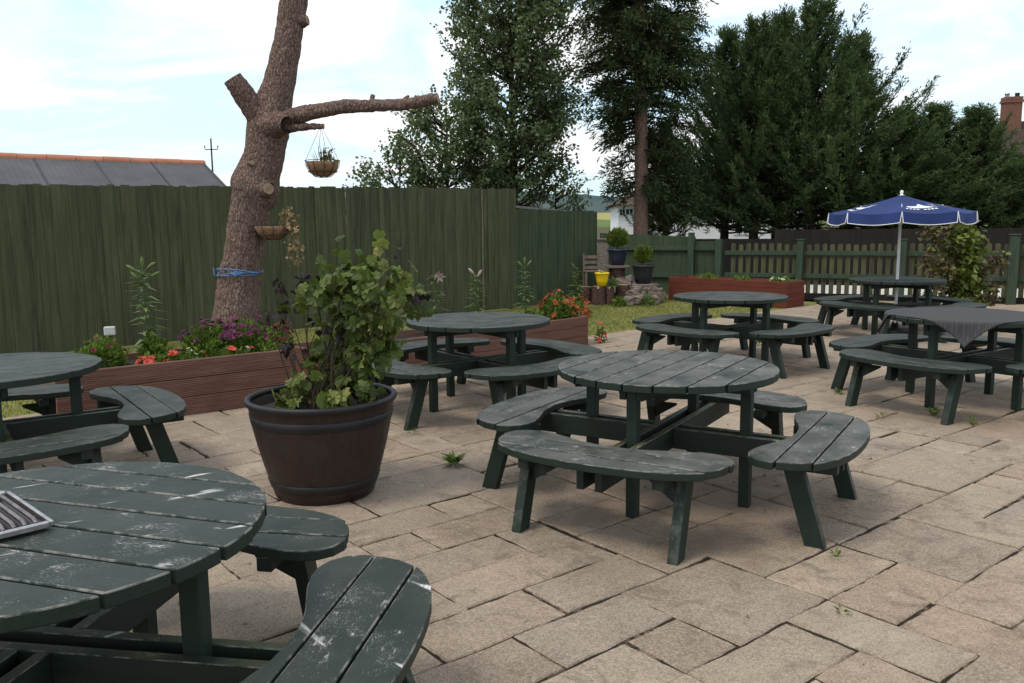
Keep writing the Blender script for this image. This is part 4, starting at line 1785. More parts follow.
# ------------------------------------------------------------------ board fences
def board_fence(name, label, s0, s1, z0f, z1f, mat, bw=.086, gaps=(), seedn=1):
    root = thing(name, label, 'fence', (FL.x, FL.y, 0), math.atan2(FD.y, FD.x))
    sr_ = random.Random(seedn)
    b = MB()
    s = s0
    k = 0
    while s < s1 - .02:
        w = bw * sr_.uniform(.8, 1.2)
        t = (s - s0) / (s1 - s0)
        zt = z0f + (z1f - z0f) * t + sr_.uniform(-.012, .012)
        if any(abs(s + w / 2 - g_) < .06 for g_ in gaps):
            zt -= .0
            w *= .55
            s += w * .45
        b.rnd = sr_.random()
        yoff = sr_.uniform(-.004, .004)
        tl = sr_.uniform(-.0025, .0025)
        # feather-edge board: thick edge laps the thin edge of its neighbour
        w_ = min(w, s1 - s) + .012
        bt = [(s, yoff - .008, .02), (s + w_, yoff - .003, .02), (s + w_, yoff + .004, .02), (s, yoff + .004, .02)]
        tp_ = [(x + tl, y, zt) for x, y, z in bt]
        b.hexa(bt, tp_)
        s += w
        k += 1
    b.build('boards', mat, root)
    for z in (.35, .95, min(z0f, z1f) - .25):
        b = MB()
        b.box(((s0 + s1) / 2, .035, z), (s1 - s0 - .02, .05, .08))
        b.build('rail', M['fence2'], root)
    s = s0 + .3
    while s < s1:
        b = MB()
        b.box((s, .105, .95), (.09, .085, 1.9 if z0f > 1.9 else 1.6))
        b.build('post', M['fence2'], root)
        s += 2.4
    return root


S_STEP = line_px(FL, FD, 516.5)
S_END = line_px(FL, FD, 597)
board_fence('board_fence', 'tall dark green upright-board fence behind the flower planters', -4.5, S_STEP, 1.96, 2.125, M['fence'], gaps=(line_px(FL, FD, 349),), seedn=4)
board_fence('board_fence', 'lower dark green board fence stepping down towards the rockery', S_STEP + .012, S_END, 1.77, 1.735, M['fence2'], .084, seedn=9)
# the pale cover strip on the tall fence is one of its battens
bf = [o for o in bpy.data.objects if o.name == 'board_fence'][0]
b = MB()
sx = line_px(FL, FD, 483)
b.box((sx, -.022, 1.06), (.022, .008, 2.06))
b.build('cover_strip', mat_simple('pale_bare_strip', (.16, .15, .09), .9, var=.3, scale=10), bf)

# far solid fence and picket fence
def pk(s, off=0.0):
    p = PK0 + PKD * s - PKN * off
    return p


s692 = line_px(PK0, PKD, 692)
s718 = line_px(PK0, PKD, 719)
sf = thing('panel_fence', 'solid dark green board fence panel behind the rockery shrubs', 'fence', (PK0.x, PK0.y, 0), math.atan2(PKD.y, PKD.x))
b = MB()
s = .05
srr = random.Random(5)
while s < s718:
    b.rnd = srr.random()
    t = s / s718
    zt = 1.29 - .10 * t if s < s692 else 1.12
    b.hexa([(s, -.012, .03), (s + .1, -.004, .03), (s + .1, .004, .03), (s, .004, .03)], [(s, -.012, zt), (s + .1, -.004, zt), (s + .1, .004, zt), (s, .004, zt)])
    s += .093
b.build('boards', M['fence2'], sf)
for z in (.42, .98):
    b = MB()
    b.box((s718 / 2, -.045, z), (s718 - .1, .05, .09))
    b.build('rail', M['picket_post'], sf, .004, 1)
for s, h in ((.06, 1.3), (s692, 1.30), (s718, 1.16)):
    b = MB()
    b.box((s, -.075, h / 2), (.115, .115, h))
    b.build('post', M['picket_post'], sf, .006, 1)

pf = thing('picket_fence', 'weathered green-brown picket fence along the far side of the patio', 'fence', (PK0.x, PK0.y, 0), math.atan2(PKD.y, PKD.x))
posts = [s718 + .12] + [line_px(PK0, PKD, p) for p in (800, 902)] + [line_px(PK0, PKD, 1012)]
send = line_px(PK0, PKD, 1130)
posts.append(send)
for i in range(len(posts) - 1):
    b = MB()
    a_, c_ = posts[i] + .07, posts[i + 1] - .05
    n_ = int((c_ - a_) / .135)
    for k in range(n_):
        x = a_ + (k + .35) * (c_ - a_) / n_
        w, h = .084, 1.09 + srr.uniform(-.015, .015) - .02
        b.rnd = srr.random()
        poly = [(x, .10), (x + w, .10), (x + w, h - .03), (x + w * .85, h - .008), (x + w * .5, h), (x + w * .15, h - .008), (x, h - .03)]
        m_ = len(poly)
        vs = [(px_, .0, z) for px_, z in poly] + [(px_, .018, z) for px_, z in poly]
        fs = [list(range(m_)), list(range(2 * m_ - 1, m_ - 1, -1))] + [[(j + 1) % m_, j, m_ + j, m_ + (j + 1) % m_] for j in range(m_)]
        b.add(vs, fs)
    b.build('pickets', M['picket'], pf)
for z in (.45, .89):
    b = MB()
    b.box(((posts[0] + send) / 2, -.026, z), (send - posts[0], .045, .085))
    b.build('rail', M['picket_post'], pf, .004, 1)
b = MB()
b.box(((posts[0] + send) / 2, -.02, .05), (send - posts[0], .035, .13))
b.build('gravel_board', M['darkfence'], pf)
for i, s in enumerate(posts[1:]):
    b = MB()
    big = (i == 2)
    w = .15 if big else .115
    h = 1.22 if big else 1.14
    b.box((s, -.085 if not big else -.12, h / 2), (w, .115 if not big else .18, h))
    b.box((s, -.085 if not big else -.12, h + .012), (w + .03, .145 if not big else .21, .022))
    b.build('post', M['picket_post'], pf, .006, 1)

# dark close-board fence far behind
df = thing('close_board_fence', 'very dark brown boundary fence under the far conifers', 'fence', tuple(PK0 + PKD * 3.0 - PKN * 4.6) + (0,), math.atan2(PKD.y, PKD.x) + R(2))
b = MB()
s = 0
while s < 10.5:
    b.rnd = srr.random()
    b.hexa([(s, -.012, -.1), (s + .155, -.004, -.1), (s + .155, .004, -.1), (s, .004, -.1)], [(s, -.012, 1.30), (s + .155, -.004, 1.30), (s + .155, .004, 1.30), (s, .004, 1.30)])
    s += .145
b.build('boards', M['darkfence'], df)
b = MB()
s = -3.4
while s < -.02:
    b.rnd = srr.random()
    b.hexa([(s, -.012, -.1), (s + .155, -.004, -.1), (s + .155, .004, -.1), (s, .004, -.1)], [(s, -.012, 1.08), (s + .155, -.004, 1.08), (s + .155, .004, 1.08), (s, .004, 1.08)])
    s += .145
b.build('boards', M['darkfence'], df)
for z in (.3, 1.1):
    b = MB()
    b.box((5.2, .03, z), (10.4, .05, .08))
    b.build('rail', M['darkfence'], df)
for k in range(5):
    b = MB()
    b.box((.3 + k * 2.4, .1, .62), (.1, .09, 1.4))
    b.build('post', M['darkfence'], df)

# ------------------------------------------------------------------ climbing shrub by the picket fence
vx, vy = at(957, 300, 12.9).x, 12.9
vn = thing('climbing_shrub', 'yellow-green and reddish vine-like shrub before the picket fence', 'shrub', (vx, vy, 0))
b = MB()
b2 = MB()
b3 = MB()
for (px, py, n_, kind) in ([(960, y_, 13, 1) for y_ in range(226, 318, 7)] + [(966 + random.uniform(-6, 8), y_, 12, 1) for y_ in range(222, 320, 7)] + [(972, y_, 9, 1) for y_ in range(234, 300, 9)]
                           + [(930, 232, 8, 2), (940, 226, 8, 2), (938, 240, 10, 2), (946, 250, 12, 2), (932, 252, 10, 2), (928, 262, 10, 2), (940, 264, 12, 2), (950, 272, 12, 2), (934, 278, 14, 2), (944, 288, 14, 2),
                              (930, 294, 10, 2), (955, 300, 12, 2), (975, 268, 12, 2), (982, 275, 10, 2), (990, 262, 10, 2), (998, 258, 8, 2), (984, 288, 10, 2), (992, 296, 10, 2), (1004, 262, 6, 2), (978, 300, 10, 2),
                              (925, 284, 8, 2), (968, 310, 14, 2), (940, 306, 14, 2), (985, 308, 10, 2), (955, 238, 8, 2), (950, 226, 6, 2)]):
    c = np.array(at(px, py, vy + random.uniform(-.22, .22)) - vn.location)
    add_leaves(b if kind == 1 else b2, c, int(n_ * (3.6 if kind == 1 else 4.2)), .095 if kind == 1 else .080, .072, LEAF, LEAF_F)
for k in range(14):
    e = at(random.uniform(928, 1000), random.uniform(228, 290), vy + random.uniform(-.15, .15)) - vn.location
    b3.tube([(random.uniform(-.1, .1), random.uniform(-.1, .1), 0), e * .55 + Vector((random.uniform(-.08, .08), 0, .1)), e], [.010, .007, .003], 6)
b3.build('stems', M['twig'], vn)
b.build('foliage', M['vine'], vn)
b2.build('red_foliage', M['vine_red'], vn)

# ------------------------------------------------------------------ rockery
def rock(px, py, dep, w, h, seed, label, z0=None, d=None):
    c = at(px, py, dep)
    z = z0 if z0 is not None else 0
    b = MB()
    nu, nv = 26, 16
    d = d or w * .8
    vs = []
    for i in range(nv + 1):
        ph = PI * i / nv
        for j in range(nu):
            th = 2 * PI * j / nu
            x, y, zz_ = math.sin(ph) * math.cos(th), math.sin(ph) * math.sin(th), math.cos(ph)
            k = 1 + .42 * mnoise.noise((x * 1.4 + seed, y * 1.4, zz_ * 1.4)) + .2 * mnoise.noise((x * 3.5 + seed, y * 3.5, zz_ * 3.5)) + .08 * mnoise.noise((x * 9 + seed, y * 9, zz_ * 9))
            sq = lambda q: math.copysign(abs(q) ** .65, q)
            vs.append((sq(x) * k * w / 2, sq(y) * k * d / 2, max(sq(zz_) * k * h / 2 + h * .42, -.02)))
    fs = [[i * nu + j, (i + 1) * nu + j, (i + 1) * nu + (j + 1) % nu, i * nu + (j + 1) % nu] for i in range(nv) for j in range(nu)]
    b.rnd = random.random()
    b.add(vs, fs)
    o = b.build('rock', M['stone'])
    o.location = (c.x, dep, z)
    o.rotation_euler = (0, 0, seed)
    tag(o, label, 'rock', 'rocks heaped in the rockery')
    return o


rock(636, 300, 15.9, .42, .34, 1.3, 'brown rock under the flat slab, leftmost of the heap beside the logs', 0)
rock(647, 298, 16.05, .46, .36, 2.2, 'largest brown rock directly below the smaller potted shrub', 0)
rock(655, 300, 16.0, .34, .30, 3.7, 'rock at the end of the heap nearest the long red planter', 0)
rock(641, 303, 15.65, .34, .20, 4.1, 'low rock in the front row beside the lawn, below the smaller pot', 0)
rock(629, 303, 15.6, .26, .17, 5.9, 'small rock on the lawn edge below the upright logs', 0)
rock(653, 303, 15.7, .26, .16, 7.3, 'small front rock nearest the dark fence corner', 0)
rock(626, 283, 16.3, .44, .40, 8.8, 'dark red-brown rock wedged between the two potted shrubs', .12)
# slab under pot
b = MB()
b.box((0, 0, 0), (.50, .40, .045))
o = b.build('stone_slab', M['stone'], None, .01)
o.location = (at(643, 285, 16.25).x, 16.25, .325)
o.rotation_euler = (0, 0, .2)
tag(o, 'flat stone slab lying on the rocks under the smaller potted shrub', 'stone slab')


def log(px, dep, r, h, label, z0=0.0, tilt=0):
    x = at(px, 290, dep).x
    root = thing('log', label, 'log', (x, dep, z0), random.random() * 6, 'upright cut logs in the rockery')
    b = MB()
    pts_ = [(tilt * z, 0, z) for z in np.linspace(0, h, 8)]
    b.tube(pts_, r, 24, False, True, lambda p, d, rr, i: p + d * (.012 * mnoise.noise((p.x * 14 + px, p.y * 14, p.z * 5)) + .006 * mnoise.noise((p.x * 50, p.y * 50 + px, p.z * 9))))
    b.build('bark', M['log'], root)
    b = MB()
    b.lathe([(.004, h + .002), (r * .6, h + .003), (r * .97, h - .004), (r * .97, h - .04)], 24, (tilt * h, 0, 0))
    b.build('cut_end', M['cutwood'], root)
    return root


log(586, 15.9, .105, .33, 'upright log under the wooden chair against the board fence')
log(599, 15.75, .135, .345, 'thick upright log carrying the yellow pot')
log(610, 15.7, .075, .33, 'slim upright log beside the thick one under the yellow pot')
log(623, 15.9, .135, .36, 'upright log nearest the heap of rocks')
log(617, 16.65, .16, .63, 'tall log pedestal carrying the blue pot')
log(604, 16.0, .07, .24, 'short log half hidden behind the slim one')
b = MB()
b.box((0, 0, 0), (.46, .42, .05))
o = b.build('stone_slab', M['stone'], None, .01)
o.location = (at(617, 267, 16.65).x, 16.65, .660)
tag(o, 'flat slab on the tall log under the blue pot', 'stone slab')


def pot(label, px, dep, z, r0, r1, h, mat, cat='plant pot'):
    x = at(px, 280, dep).x
    root = thing('plant_pot', label, cat, (x, dep, z))
    b = MB()
    b.lathe([(.005, .004), (r0, .004), (r0 + (r1 - r0) * .45, h * .4), (r1 * .96, h * .84), (r1 * .97, h * .85), (r1 * 1.05, h * .86), (r1 * 1.06, h * .985), (r1 * 1.02, h), (r1 * .93, h), (r1 * .9, h * .9)], 36)
    b.build('body', mat, root)
    b = MB()
    b.lathe([(.003, h * .92), (r1 * .5, h * .925), (r1 * .91, h * .90)], 24)
    b.build('soil', M['soil'], root)
    return root, x


def globe(label, x, y, z, rx, rz, n_):
    root = thing('clipped_conifer', label, 'shrub', (x, y, z))
    b = MB()
    d = unit(n_)
    d[:, 2] = d[:, 2] * .8 + .25
    rad = .35 + .65 * rng.random(n_) ** .5
    lump = np.array([1 + .22 * mnoise.noise((p[0] * 2.2 + x, p[1] * 2.2, p[2] * 2.2)) for p in d])
    P = d * np.array([rx, rx, rz]) * (rad * lump)[:, None]
    P[:, 2] += rz * .75
    U = d * .6 + np.array([0, 0, 1.0]) + rng.normal(size=(n_, 3)) * .35
    b.scatter(P, U, unit(n_), .075 * (.6 + .7 * rng.random(n_)), .022, NEED, NEED_F)
    b.build('foliage', M['boxleaf'], root)
    b = MB()
    b.tube([(0, 0, -.06), (0, 0, rz)], [.012, .006], 6)
    b.build('stem', M['twig'], root)
    return root


_, x = pot('glazed slate-blue pot on the tall log pedestal', 617.5, 16.65, .686, .13, .195, .32, M['bluepot'])
globe('bushy yellow-green shrub in the blue pot, the upper of the two', x, 16.65, .98, .20, .215, 1500)
_, x = pot('dark grey pot on the flat slab over the rocks', 643, 16.25, .350, .14, .20, .36, M['darkpot'])
globe('smaller yellow-green shrub in the dark pot, the lower of the two', x, 16.25, .68, .165, .20, 1200)
pr, x = pot('bright yellow round pot on a log end', 604, 15.72, .35, .085, .13, .25, M['yellowpot'])
pr.location.x = at(602, 278, 15.72).x
mound('houseleek', 'small plant with a pale top in the yellow pot', 'plant', (pr.location.x, 15.72, .57), .08, .08, .06, 60, M['cream'], .035, [])
mound('rock_plant', 'grey-green clump beside the yellow pot', 'plant', (at(613, 282, 15.75).x, 15.75, .33), .12, .12, .16, 220, M['green2'], .05, [])
mound('rock_plant', 'leafy green plant at the foot of the upright logs', 'plant', (at(620, 300, 15.35).x, 15.35, 0), .15, .12, .18, 260, M['green'], .06, [])
mound('rock_plant', 'green trailing clump hanging over the front rocks', 'plant', (at(648, 300, 15.45).x, 15.45, 0), .19, .14, .22, 330, M['green2'], .05, [])
# stone gate pier
gp = thing('stone_pier', 'short pebble-faced pier at the end of the board fence', 'pier', (at(603, 250, 17.2).x, 17.2, 0), R(-10))
b = MB()
b.box((0, 0, .58), (.22, .22, 1.16))
b.build('shaft', M['pebble'], gp, .012)
b = MB()
b.box((0, 0, 1.18), (.27, .27, .045))
b.build('cap', M['stone'], gp, .01)
# wooden chair
cx0 = at(592, 270, 16.05).x
ch = thing('wooden_chair', 'small bare wooden chair against the board fence above the logs', 'chair', (cx0, 16.05, .34), R(8))
for sx in (-.14, .14):
    b = MB()
    b.box((sx, .09, .29), (.035, .035, .62))
    b.build('back_post', M['oldwood'], ch, .004, 1)
    b = MB()
    b.box((sx, -.13, .12), (.035, .035, .28))
    b.build('leg', M['oldwood'], ch, .004, 1)
for z in (.33, .43, .53):
    b = MB()
    b.box((0, .085, z), (.243, .02, .06))
    b.build('back_slat', M['oldwood'], ch, .003, 1)
b = MB()
for k in range(4):
    b.box((0, -.13 + k * .055, .27), (.34, .048, .022))
b.build('seat', M['oldwood'], ch, .003, 1)

# ------------------------------------------------------------------ buildings behind
# grey roofed outbuilding behind the tall fence
rd = Vector((3.6, 2.8)).normalized()
ob = thing('outbuilding', 'long low building with grey sheet roof and terracotta ridge behind the fence', 'building', (-7.80, 22.0, 0), math.atan2(rd.y, rd.x))
zr, run, drop = 3.13, 3.4, 1.44
Lb = 15.0
b = MB()
for s in (-1, 1):
    b.rnd = .3
    eave = s * run
    vs = [(-Lb, 0, zr), (0, 0, zr), (0, eave, zr - drop), (-Lb, eave, zr - drop)]
    vs += [(x, y, z - .06) for x, y, z in vs]
    f_ = [(0, 1, 2, 3), (7, 6, 5, 4), (1, 0, 4, 5), (2, 1, 5, 6), (3, 2, 6, 7), (0, 3, 7, 4)]
    if s < 0:
        f_ = [tuple(reversed(q)) for q in f_]
    b.add(vs, [tuple(reversed(q)) for q in f_] if s > 0 else [tuple(reversed(q)) for q in f_])
rf = b.build('roof', M['sheetroof'], ob)
b = MB()
sl_ = math.hypot(run, drop)
for k in range(12):
    x = -.06 - k * 1.27
    for s in (-1, 1):
        p0_ = Vector((x, s * .12, zr - .12 * drop / run + .012))
        p1_ = Vector((x, s * run, zr - drop + .012))
        b.tube([p0_, p1_], .018, 6)
for s in (-1,):
    b.tube([(-Lb, s * run * .55, zr - drop * .55 + .01), (0, s * run * .55, zr - drop * .55 + .01)], .02, 6)
b.build('roof_seams', M['roofseam'], rf)
b = MB()
x = 0
k = 0
while x > -Lb:
    b.rnd = random.random()
    P_ = [(x - .01, 0, zr - .055), (x - .60, 0, zr - .055)]
    b.tube(P_, .125 + .005 * (k % 2), 14)
    x -= .6
    k += 1
b.build('ridge_tiles', M['terracotta'], rf)
b = MB()
b.box((-Lb / 2, 0, (zr - drop) / 2), (Lb - .3, 2 * run - .5, zr - drop - .05))
b.add([(-.2, -run + .3, zr - drop - .04), (-.2, run - .3, zr - drop - .04), (-.2, 0, zr - .12)], [(0, 1, 2)])
b.build('wall', M['brick'], ob)

# utility pole
up_ = at(212, 160, 60)
po = thing('utility_pole', 'far wooden pole with a cross-arm, beside the grey roof end', 'pole', (up_.x, 60, -.1))
b = MB()
b.tube([(0, 0, 0), (0, 0, 7.7)], [.07, .05], 10)
b.build('pole', M['bark_dark'], po)
b = MB()
b.box((0, 0, 6.95), (.85, .06, .06))
b.build('crossarm', M['bark_dark'], po)
for s in (-.45, 0, .45):
    b = MB()
    b.tube([(s, 0, 7.0), (s, 0, 7.22)], .035, 8)
    b.build('insulator', M['iron'], po)

# small brown shed behind the lower fence
sh0 = at(537, 212, 18.2)
sd_ = thing('garden_shed', 'small brown wooden shed with grey roof just above the lower board fence', 'shed', (sh0.x, 18.6, 0), R(10))
b = MB()
b.box((-.1, .7, .87), (1.6, 1.2, 1.74))
b.build('wall', M['darkgate'], sd_)
b = MB()
b.hexa([(-1.0, -.05, 1.905), (.95, -.05, 1.715), (.95, 1.45, 1.715), (-1.0, 1.45, 1.905)], [(-1.0, -.05, 1.955), (.95, -.05, 1.765), (.95, 1.45, 1.765), (-1.0, 1.45, 1.955)])
b.build('roof', mat_simple('grey_felt', (.13, .13, .135), .9), sd_)
b = MB()
b.add([(-.9, .09, 1.73), (.7, .09, 1.73), (-.9, .09, 1.89)], [(0, 1, 2)])
b.build('gable_board', M['darkgate'], sd_)

# white cottage
cy0 = 34.0
cl_ = at(612, 206, cy0)
cr_ = at(790, 206, cy0 + 1)
ct = thing('cottage', 'low white cottage with brown hipped roof, seen under the trees', 'building', (cl_.x + .25, cy0, -.1), R(-4))
W_, Dp = cr_.x - cl_.x, 6.5
ze = 2.35
b = MB()
b.box((W_ / 2, Dp / 2, ze / 2), (W_, Dp, ze))
b.build('wall', M['render'], ct)
b = MB()
e = .32
zr_ = 4.0
b.add([(-e, -e, ze - .03), (W_ + e, -e, ze - .03), (W_ + e, Dp + e, ze - .03), (-e, Dp + e, ze - .03), (2.6, Dp / 2, zr_), (W_ - 2.6, Dp / 2, zr_)],
      [(0, 1, 5, 4), (1, 2, 5), (2, 3, 4, 5), (3, 0, 4), (3, 2, 1, 0)])
rfc = b.build('roof', M['thatch'], ct)
b = MB()
b.box((W_ / 2, -.05, ze - .06), (W_ + .1, .09, .10))
b.build('gutter', M['white'], rfc)
for (px, w, h, zc) in ((616, .22, .28, 2.02), (623, .30, .26, 2.04), (657, .5, .42, 1.42), (735, .7, .7, 1.45)):
    x = at(px, 210, cy0).x - cl_.x
    b = MB()
    b.box((x, -.012, zc), (w, .05, h))
    fr = b.build('window', M['white'], ct)
    b = MB()
    b.box((x - w * .24, -.025, zc), (w * .38, .04, h * .82))
    b.box((x + w * .24, -.025, zc), (w * .38, .04, h * .82))
    b.build('pane', M['glass'], fr)

# house with chimney beyond the conifers
hc = at(1010, 122, 48.2)
hc.x -= .6
hs = thing('brick_house', 'house with dark tiled roof and brick chimney above the low conifers', 'building', (hc.x, 45, 0), R(-8))
b = MB()
b.box((2.5, 4, 2.3), (11.0, 7.6, 4.6))
b.build('wall', M['brick'], hs)
b = MB()
zr2 = hc.z + .05
b.add([(-3.4, -.3, 4.6), (8.4, -.3, 4.6), (8.4, 8.3, 4.6), (-3.4, 8.3, 4.6), (.2, 4.0, zr2 + .06), (6.5, 4.0, zr2 + .06)], [(0, 1, 5, 4), (1, 2, 5), (2, 3, 4, 5), (3, 0, 4), (3, 2, 1, 0)])
rf2 = b.build('roof', M['slate_dark'], hs)
b = MB()
b.box((.15, 3.2, zr2 + .15), (.86, .66, 2.0))
b.box((.15, 3.2, zr2 + 1.03), (.98, .78, .14))
b.box((.15, 3.2, zr2 + 1.20), (.90, .70, .16))
chm = b.build('chimney', M['brick'], rf2)
for sx in (-.26, .26):
    b = MB()
    b.lathe([(.13, zr2 + 1.28), (.11, zr2 + 1.42), (.13, zr2 + 1.44), (.13, zr2 + 1.50), (.09, zr2 + 1.50), (.08, zr2 + 1.3)], 14, (.15 + sx, 3.2, 0))
    b.build('chimney_pot', M['darkpot'] if sx > 0 else M['steel'], chm)

# dark outhouse with white fascia, behind the dark fence
oh0 = at(1000, 222, 24)
oh = thing('outhouse', 'dark shed with white roof edge behind the boundary fence', 'shed', (oh0.x, 24.2, 0), R(-14))
b = MB()
b.box((1.2, 1.2, .75), (5.0, 2.2, 1.5))
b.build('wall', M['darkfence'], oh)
b = MB()
b.hexa([(-1.5, -.06, 1.50), (3.9, -.06, 1.86), (3.9, 2.5, 1.86), (-1.5, 2.5, 1.50)], [(-1.5, -.06, 1.56), (3.9, -.06, 1.92), (3.9, 2.5, 1.92), (-1.5, 2.5, 1.56)])
b.build('roof', M['white'], oh)

# ------------------------------------------------------------------ trees
def conifer_mesh(seed, H, Rb, nb, z0, up=.55, taper=1.22, dens=1.0, leafL=.125, leafW=.024, mat='conifer'):
    rg = np.random.default_rng(seed)
    b = MB()
    br = MB()
    Ps, Us, Ns, Ls, Rn = [], [], [], [], []
    for i in range(nb):
        t = (i + rg.random()) / nb
        z = z0 + (H - z0) * (t ** .92)
        az = rg.random() * 2 * PI
        prof = (1 - (z - z0) / (H - z0)) ** taper
        lobe = 1 + .25 * math.sin(3 * az + seed) + .18 * math.sin(5 * az + seed * 2 + z * .8)
        Lb_ = (Rb * prof * lobe + .22) * (.52 + .58 * rg.random() ** 1.3)
        if rg.random() < .14:
            Lb_ *= 1.38
        el = up * (.55 + .9 * rg.random()) + .75 * t
        pts_ = []
        for k in range(7):
            s = k / 6
            r = Lb_ * s
            zz_ = z + Lb_ * (el * s * .55 + .40 * el * s * s) - .10 * Lb_ * math.sin(PI * s)
            wob = .05 * math.sin(3 * s + i)
            pts_.append(Vector((math.cos(az + wob) * r, math.sin(az + wob) * r, zz_)))
        br.tube(pts_, [.030 * (1 - s) + .006 for s in np.linspace(0, 1, 7)], 4, False)
        m = max(5, int(dens * (8 + 15 * Lb_)))
        for q in range(m):
            s = .25 + .75 * rg.random() ** .6
            k = min(int(s * 6), 5)
            p = pts_[k].lerp(pts_[k + 1], s * 6 - k)
            dr = (pts_[k + 1] - pts_[k]).normalized()
            side = Vector(rg.normal(size=3)) * (.50 * (1.1 - s * .6))
            d = (dr + side + Vector((0, 0, .12))).normalized()
            nl = 13
            for w_ in range(nl):
                dd = d + Vector(rg.normal(size=3)) * .38
                Ps.append(p + d * (.36 * rg.random()) + Vector(rg.normal(size=3)) * .022)
                Us.append(dd)
                Ns.append(rg.normal(size=3) + np.array([0, 0, .8]))
                Ls.append(leafL * (.5 + .8 * rg.random()) * (.75 + .35 * (1 - s)))
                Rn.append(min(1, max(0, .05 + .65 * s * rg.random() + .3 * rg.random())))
    b.scatter(np.array([tuple(p) for p in Ps]), np.array([tuple(p) for p in Us]), np.array([tuple(p) for p in Ns]), np.array(Ls), np.array(Ls) * (leafW / leafL) * 1.4, NEED, NEED_F, np.array(Rn))
    return b, br


def conifer(name, label, px, dep, top_py, seed, variants={}, H0=8.0, wide=1.0, **kw):
    x = at(px, 235, dep).x
    H = at(px, top_py, dep).z
    root = thing(name, label, 'tree', (x, dep, 0), random.random() * 6.28, 'dark conifers behind the picket fence')
    if seed not in variants:
        b, br = conifer_mesh(seed, H0, 2.45, 250, 1.38, **kw)
        cm = b.build('crown', M['conifer'])
        bm_ = br.build('branches', M['bark_dark'])
        t = MB()
        t.tube([(0, 0, -.1), (.02, 0, 2), (0, .03, 5), (0, 0, H0 * .97)], [.17, .14, .08, .01], 12)
        tm = t.build('trunk', M['bark_dark'])
        variants[seed] = (cm, bm_, tm)
        objs = variants[seed]
    else:
        objs = []
        for o in variants[seed]:
            c = o.copy()
            col.objects.link(c)
            objs.append(c)
    for o in objs:
        o.parent = root
        k = H / H0
        o.scale = (wide * k ** .5, wide * k ** .5, k)
    return root


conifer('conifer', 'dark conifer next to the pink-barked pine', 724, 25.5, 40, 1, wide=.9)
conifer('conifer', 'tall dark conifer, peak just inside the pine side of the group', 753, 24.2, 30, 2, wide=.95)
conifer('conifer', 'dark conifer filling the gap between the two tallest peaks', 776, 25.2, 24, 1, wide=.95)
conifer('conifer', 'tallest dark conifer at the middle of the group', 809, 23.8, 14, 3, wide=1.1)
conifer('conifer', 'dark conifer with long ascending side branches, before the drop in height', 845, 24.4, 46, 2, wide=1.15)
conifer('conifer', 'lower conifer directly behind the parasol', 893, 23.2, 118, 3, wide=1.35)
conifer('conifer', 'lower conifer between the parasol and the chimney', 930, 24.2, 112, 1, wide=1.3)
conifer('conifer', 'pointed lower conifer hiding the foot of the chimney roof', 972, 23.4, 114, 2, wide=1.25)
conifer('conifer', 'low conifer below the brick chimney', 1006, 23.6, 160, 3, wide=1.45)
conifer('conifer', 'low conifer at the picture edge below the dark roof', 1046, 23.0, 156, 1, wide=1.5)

conifer('conifer', 'slim young conifer between the pine trunk and the dark group', 664, 26.5, 128, 2, wide=.62)

# pink-barked pine
px_, dp_ = 641, 23.0
pn = thing('pine_tree', 'tall pine with bare pinkish trunk and dark drooping branches', 'tree', (at(px_, 235, dp_).x, dp_, 0), 0)
rg = np.random.default_rng(31)
b = MB()
tr_ = [(0, 0, -.1), (-.01, 0, 1.5), (.0, 0, 3), (-.05, 0, 5), (-.12, .02, 7.5), (-.18, 0, 10.5), (-.2, 0, 12)]
b.tube([Vector(p) for p in tr_], [.22, .20, .185, .16, .12, .06, .01], 20, True, True, lambda p, d, r, i: p + d * (.02 * mnoise.noise((p.x * 8, p.y * 8, p.z * 2))))
b.build('trunk', M['bark_pine'], pn)
b = MB()
br = MB()
Ps, Us, Ns, Ls = [], [], [], []
for i in range(620):
    t = rg.random()
    z = 2.2 + 9.4 * t ** .85
    az = rg.random() * 2 * PI
    if i > 560:
        z = 1.75 + 2.2 * rg.random()
        az = rg.random() * 2.2 - 1.1
    low = z < 4.3
    Lb_ = (1.22 + .42 * max(0, math.cos(az)) if not low else .85 + .5 * max(0, math.cos(az))) * (.55 + .6 * rg.random()) * (1.0 if z < 8 else max(.2, 1 - (z - 8) / 4.5)) * (1.15 if 4.5 < z < 7 else 1)
    if z < 5.0 and math.sin(az) < -.45 and rg.random() < .8:
        continue
    if low and i <= 560 and rg.random() < .3:
        continue
    c = Vector((-.02 * z, 0, z))
    pts_ = []
    for k in range(7):
        s = k / 6
        pts_.append(c + Vector((math.cos(az) * Lb_ * s, math.sin(az) * Lb_ * s, Lb_ * (.35 * s - .42 * s * s) if not low else Lb_ * (.05 * s - .28 * s * s))))
    br.tube(pts_, [.028 * (1 - s) + .005 for s in np.linspace(0, 1, 7)], 4, False)
    for q in range(int(6 + 15 * Lb_)):
        s = .2 + .8 * rg.random() ** .8
        k = min(int(s * 6), 5)
        p = pts_[k].lerp(pts_[k + 1], s * 6 - k)
        d = (pts_[k + 1] - pts_[k]).normalized() + Vector(rg.normal(size=3)) * .55 + Vector((0, 0, -.12))
        for w_ in range(11):
            Ps.append(tuple(p + d * (.25 * rg.random()) + Vector(rg.normal(size=3)) * .05))
            Us.append(tuple(d + Vector(rg.normal(size=3)) * .45))
            Ns.append(tuple(rg.normal(size=3)))
            Ls.append(.125 * (.5 + .8 * rg.random()))
b.scatter(np.array(Ps), np.array(Us), np.array(Ns), np.array(Ls), np.array(Ls) * .24, NEED, NEED_F)
b.build('crown', M['pine'], pn)
br.build('branches', M['bark_dark'], pn)


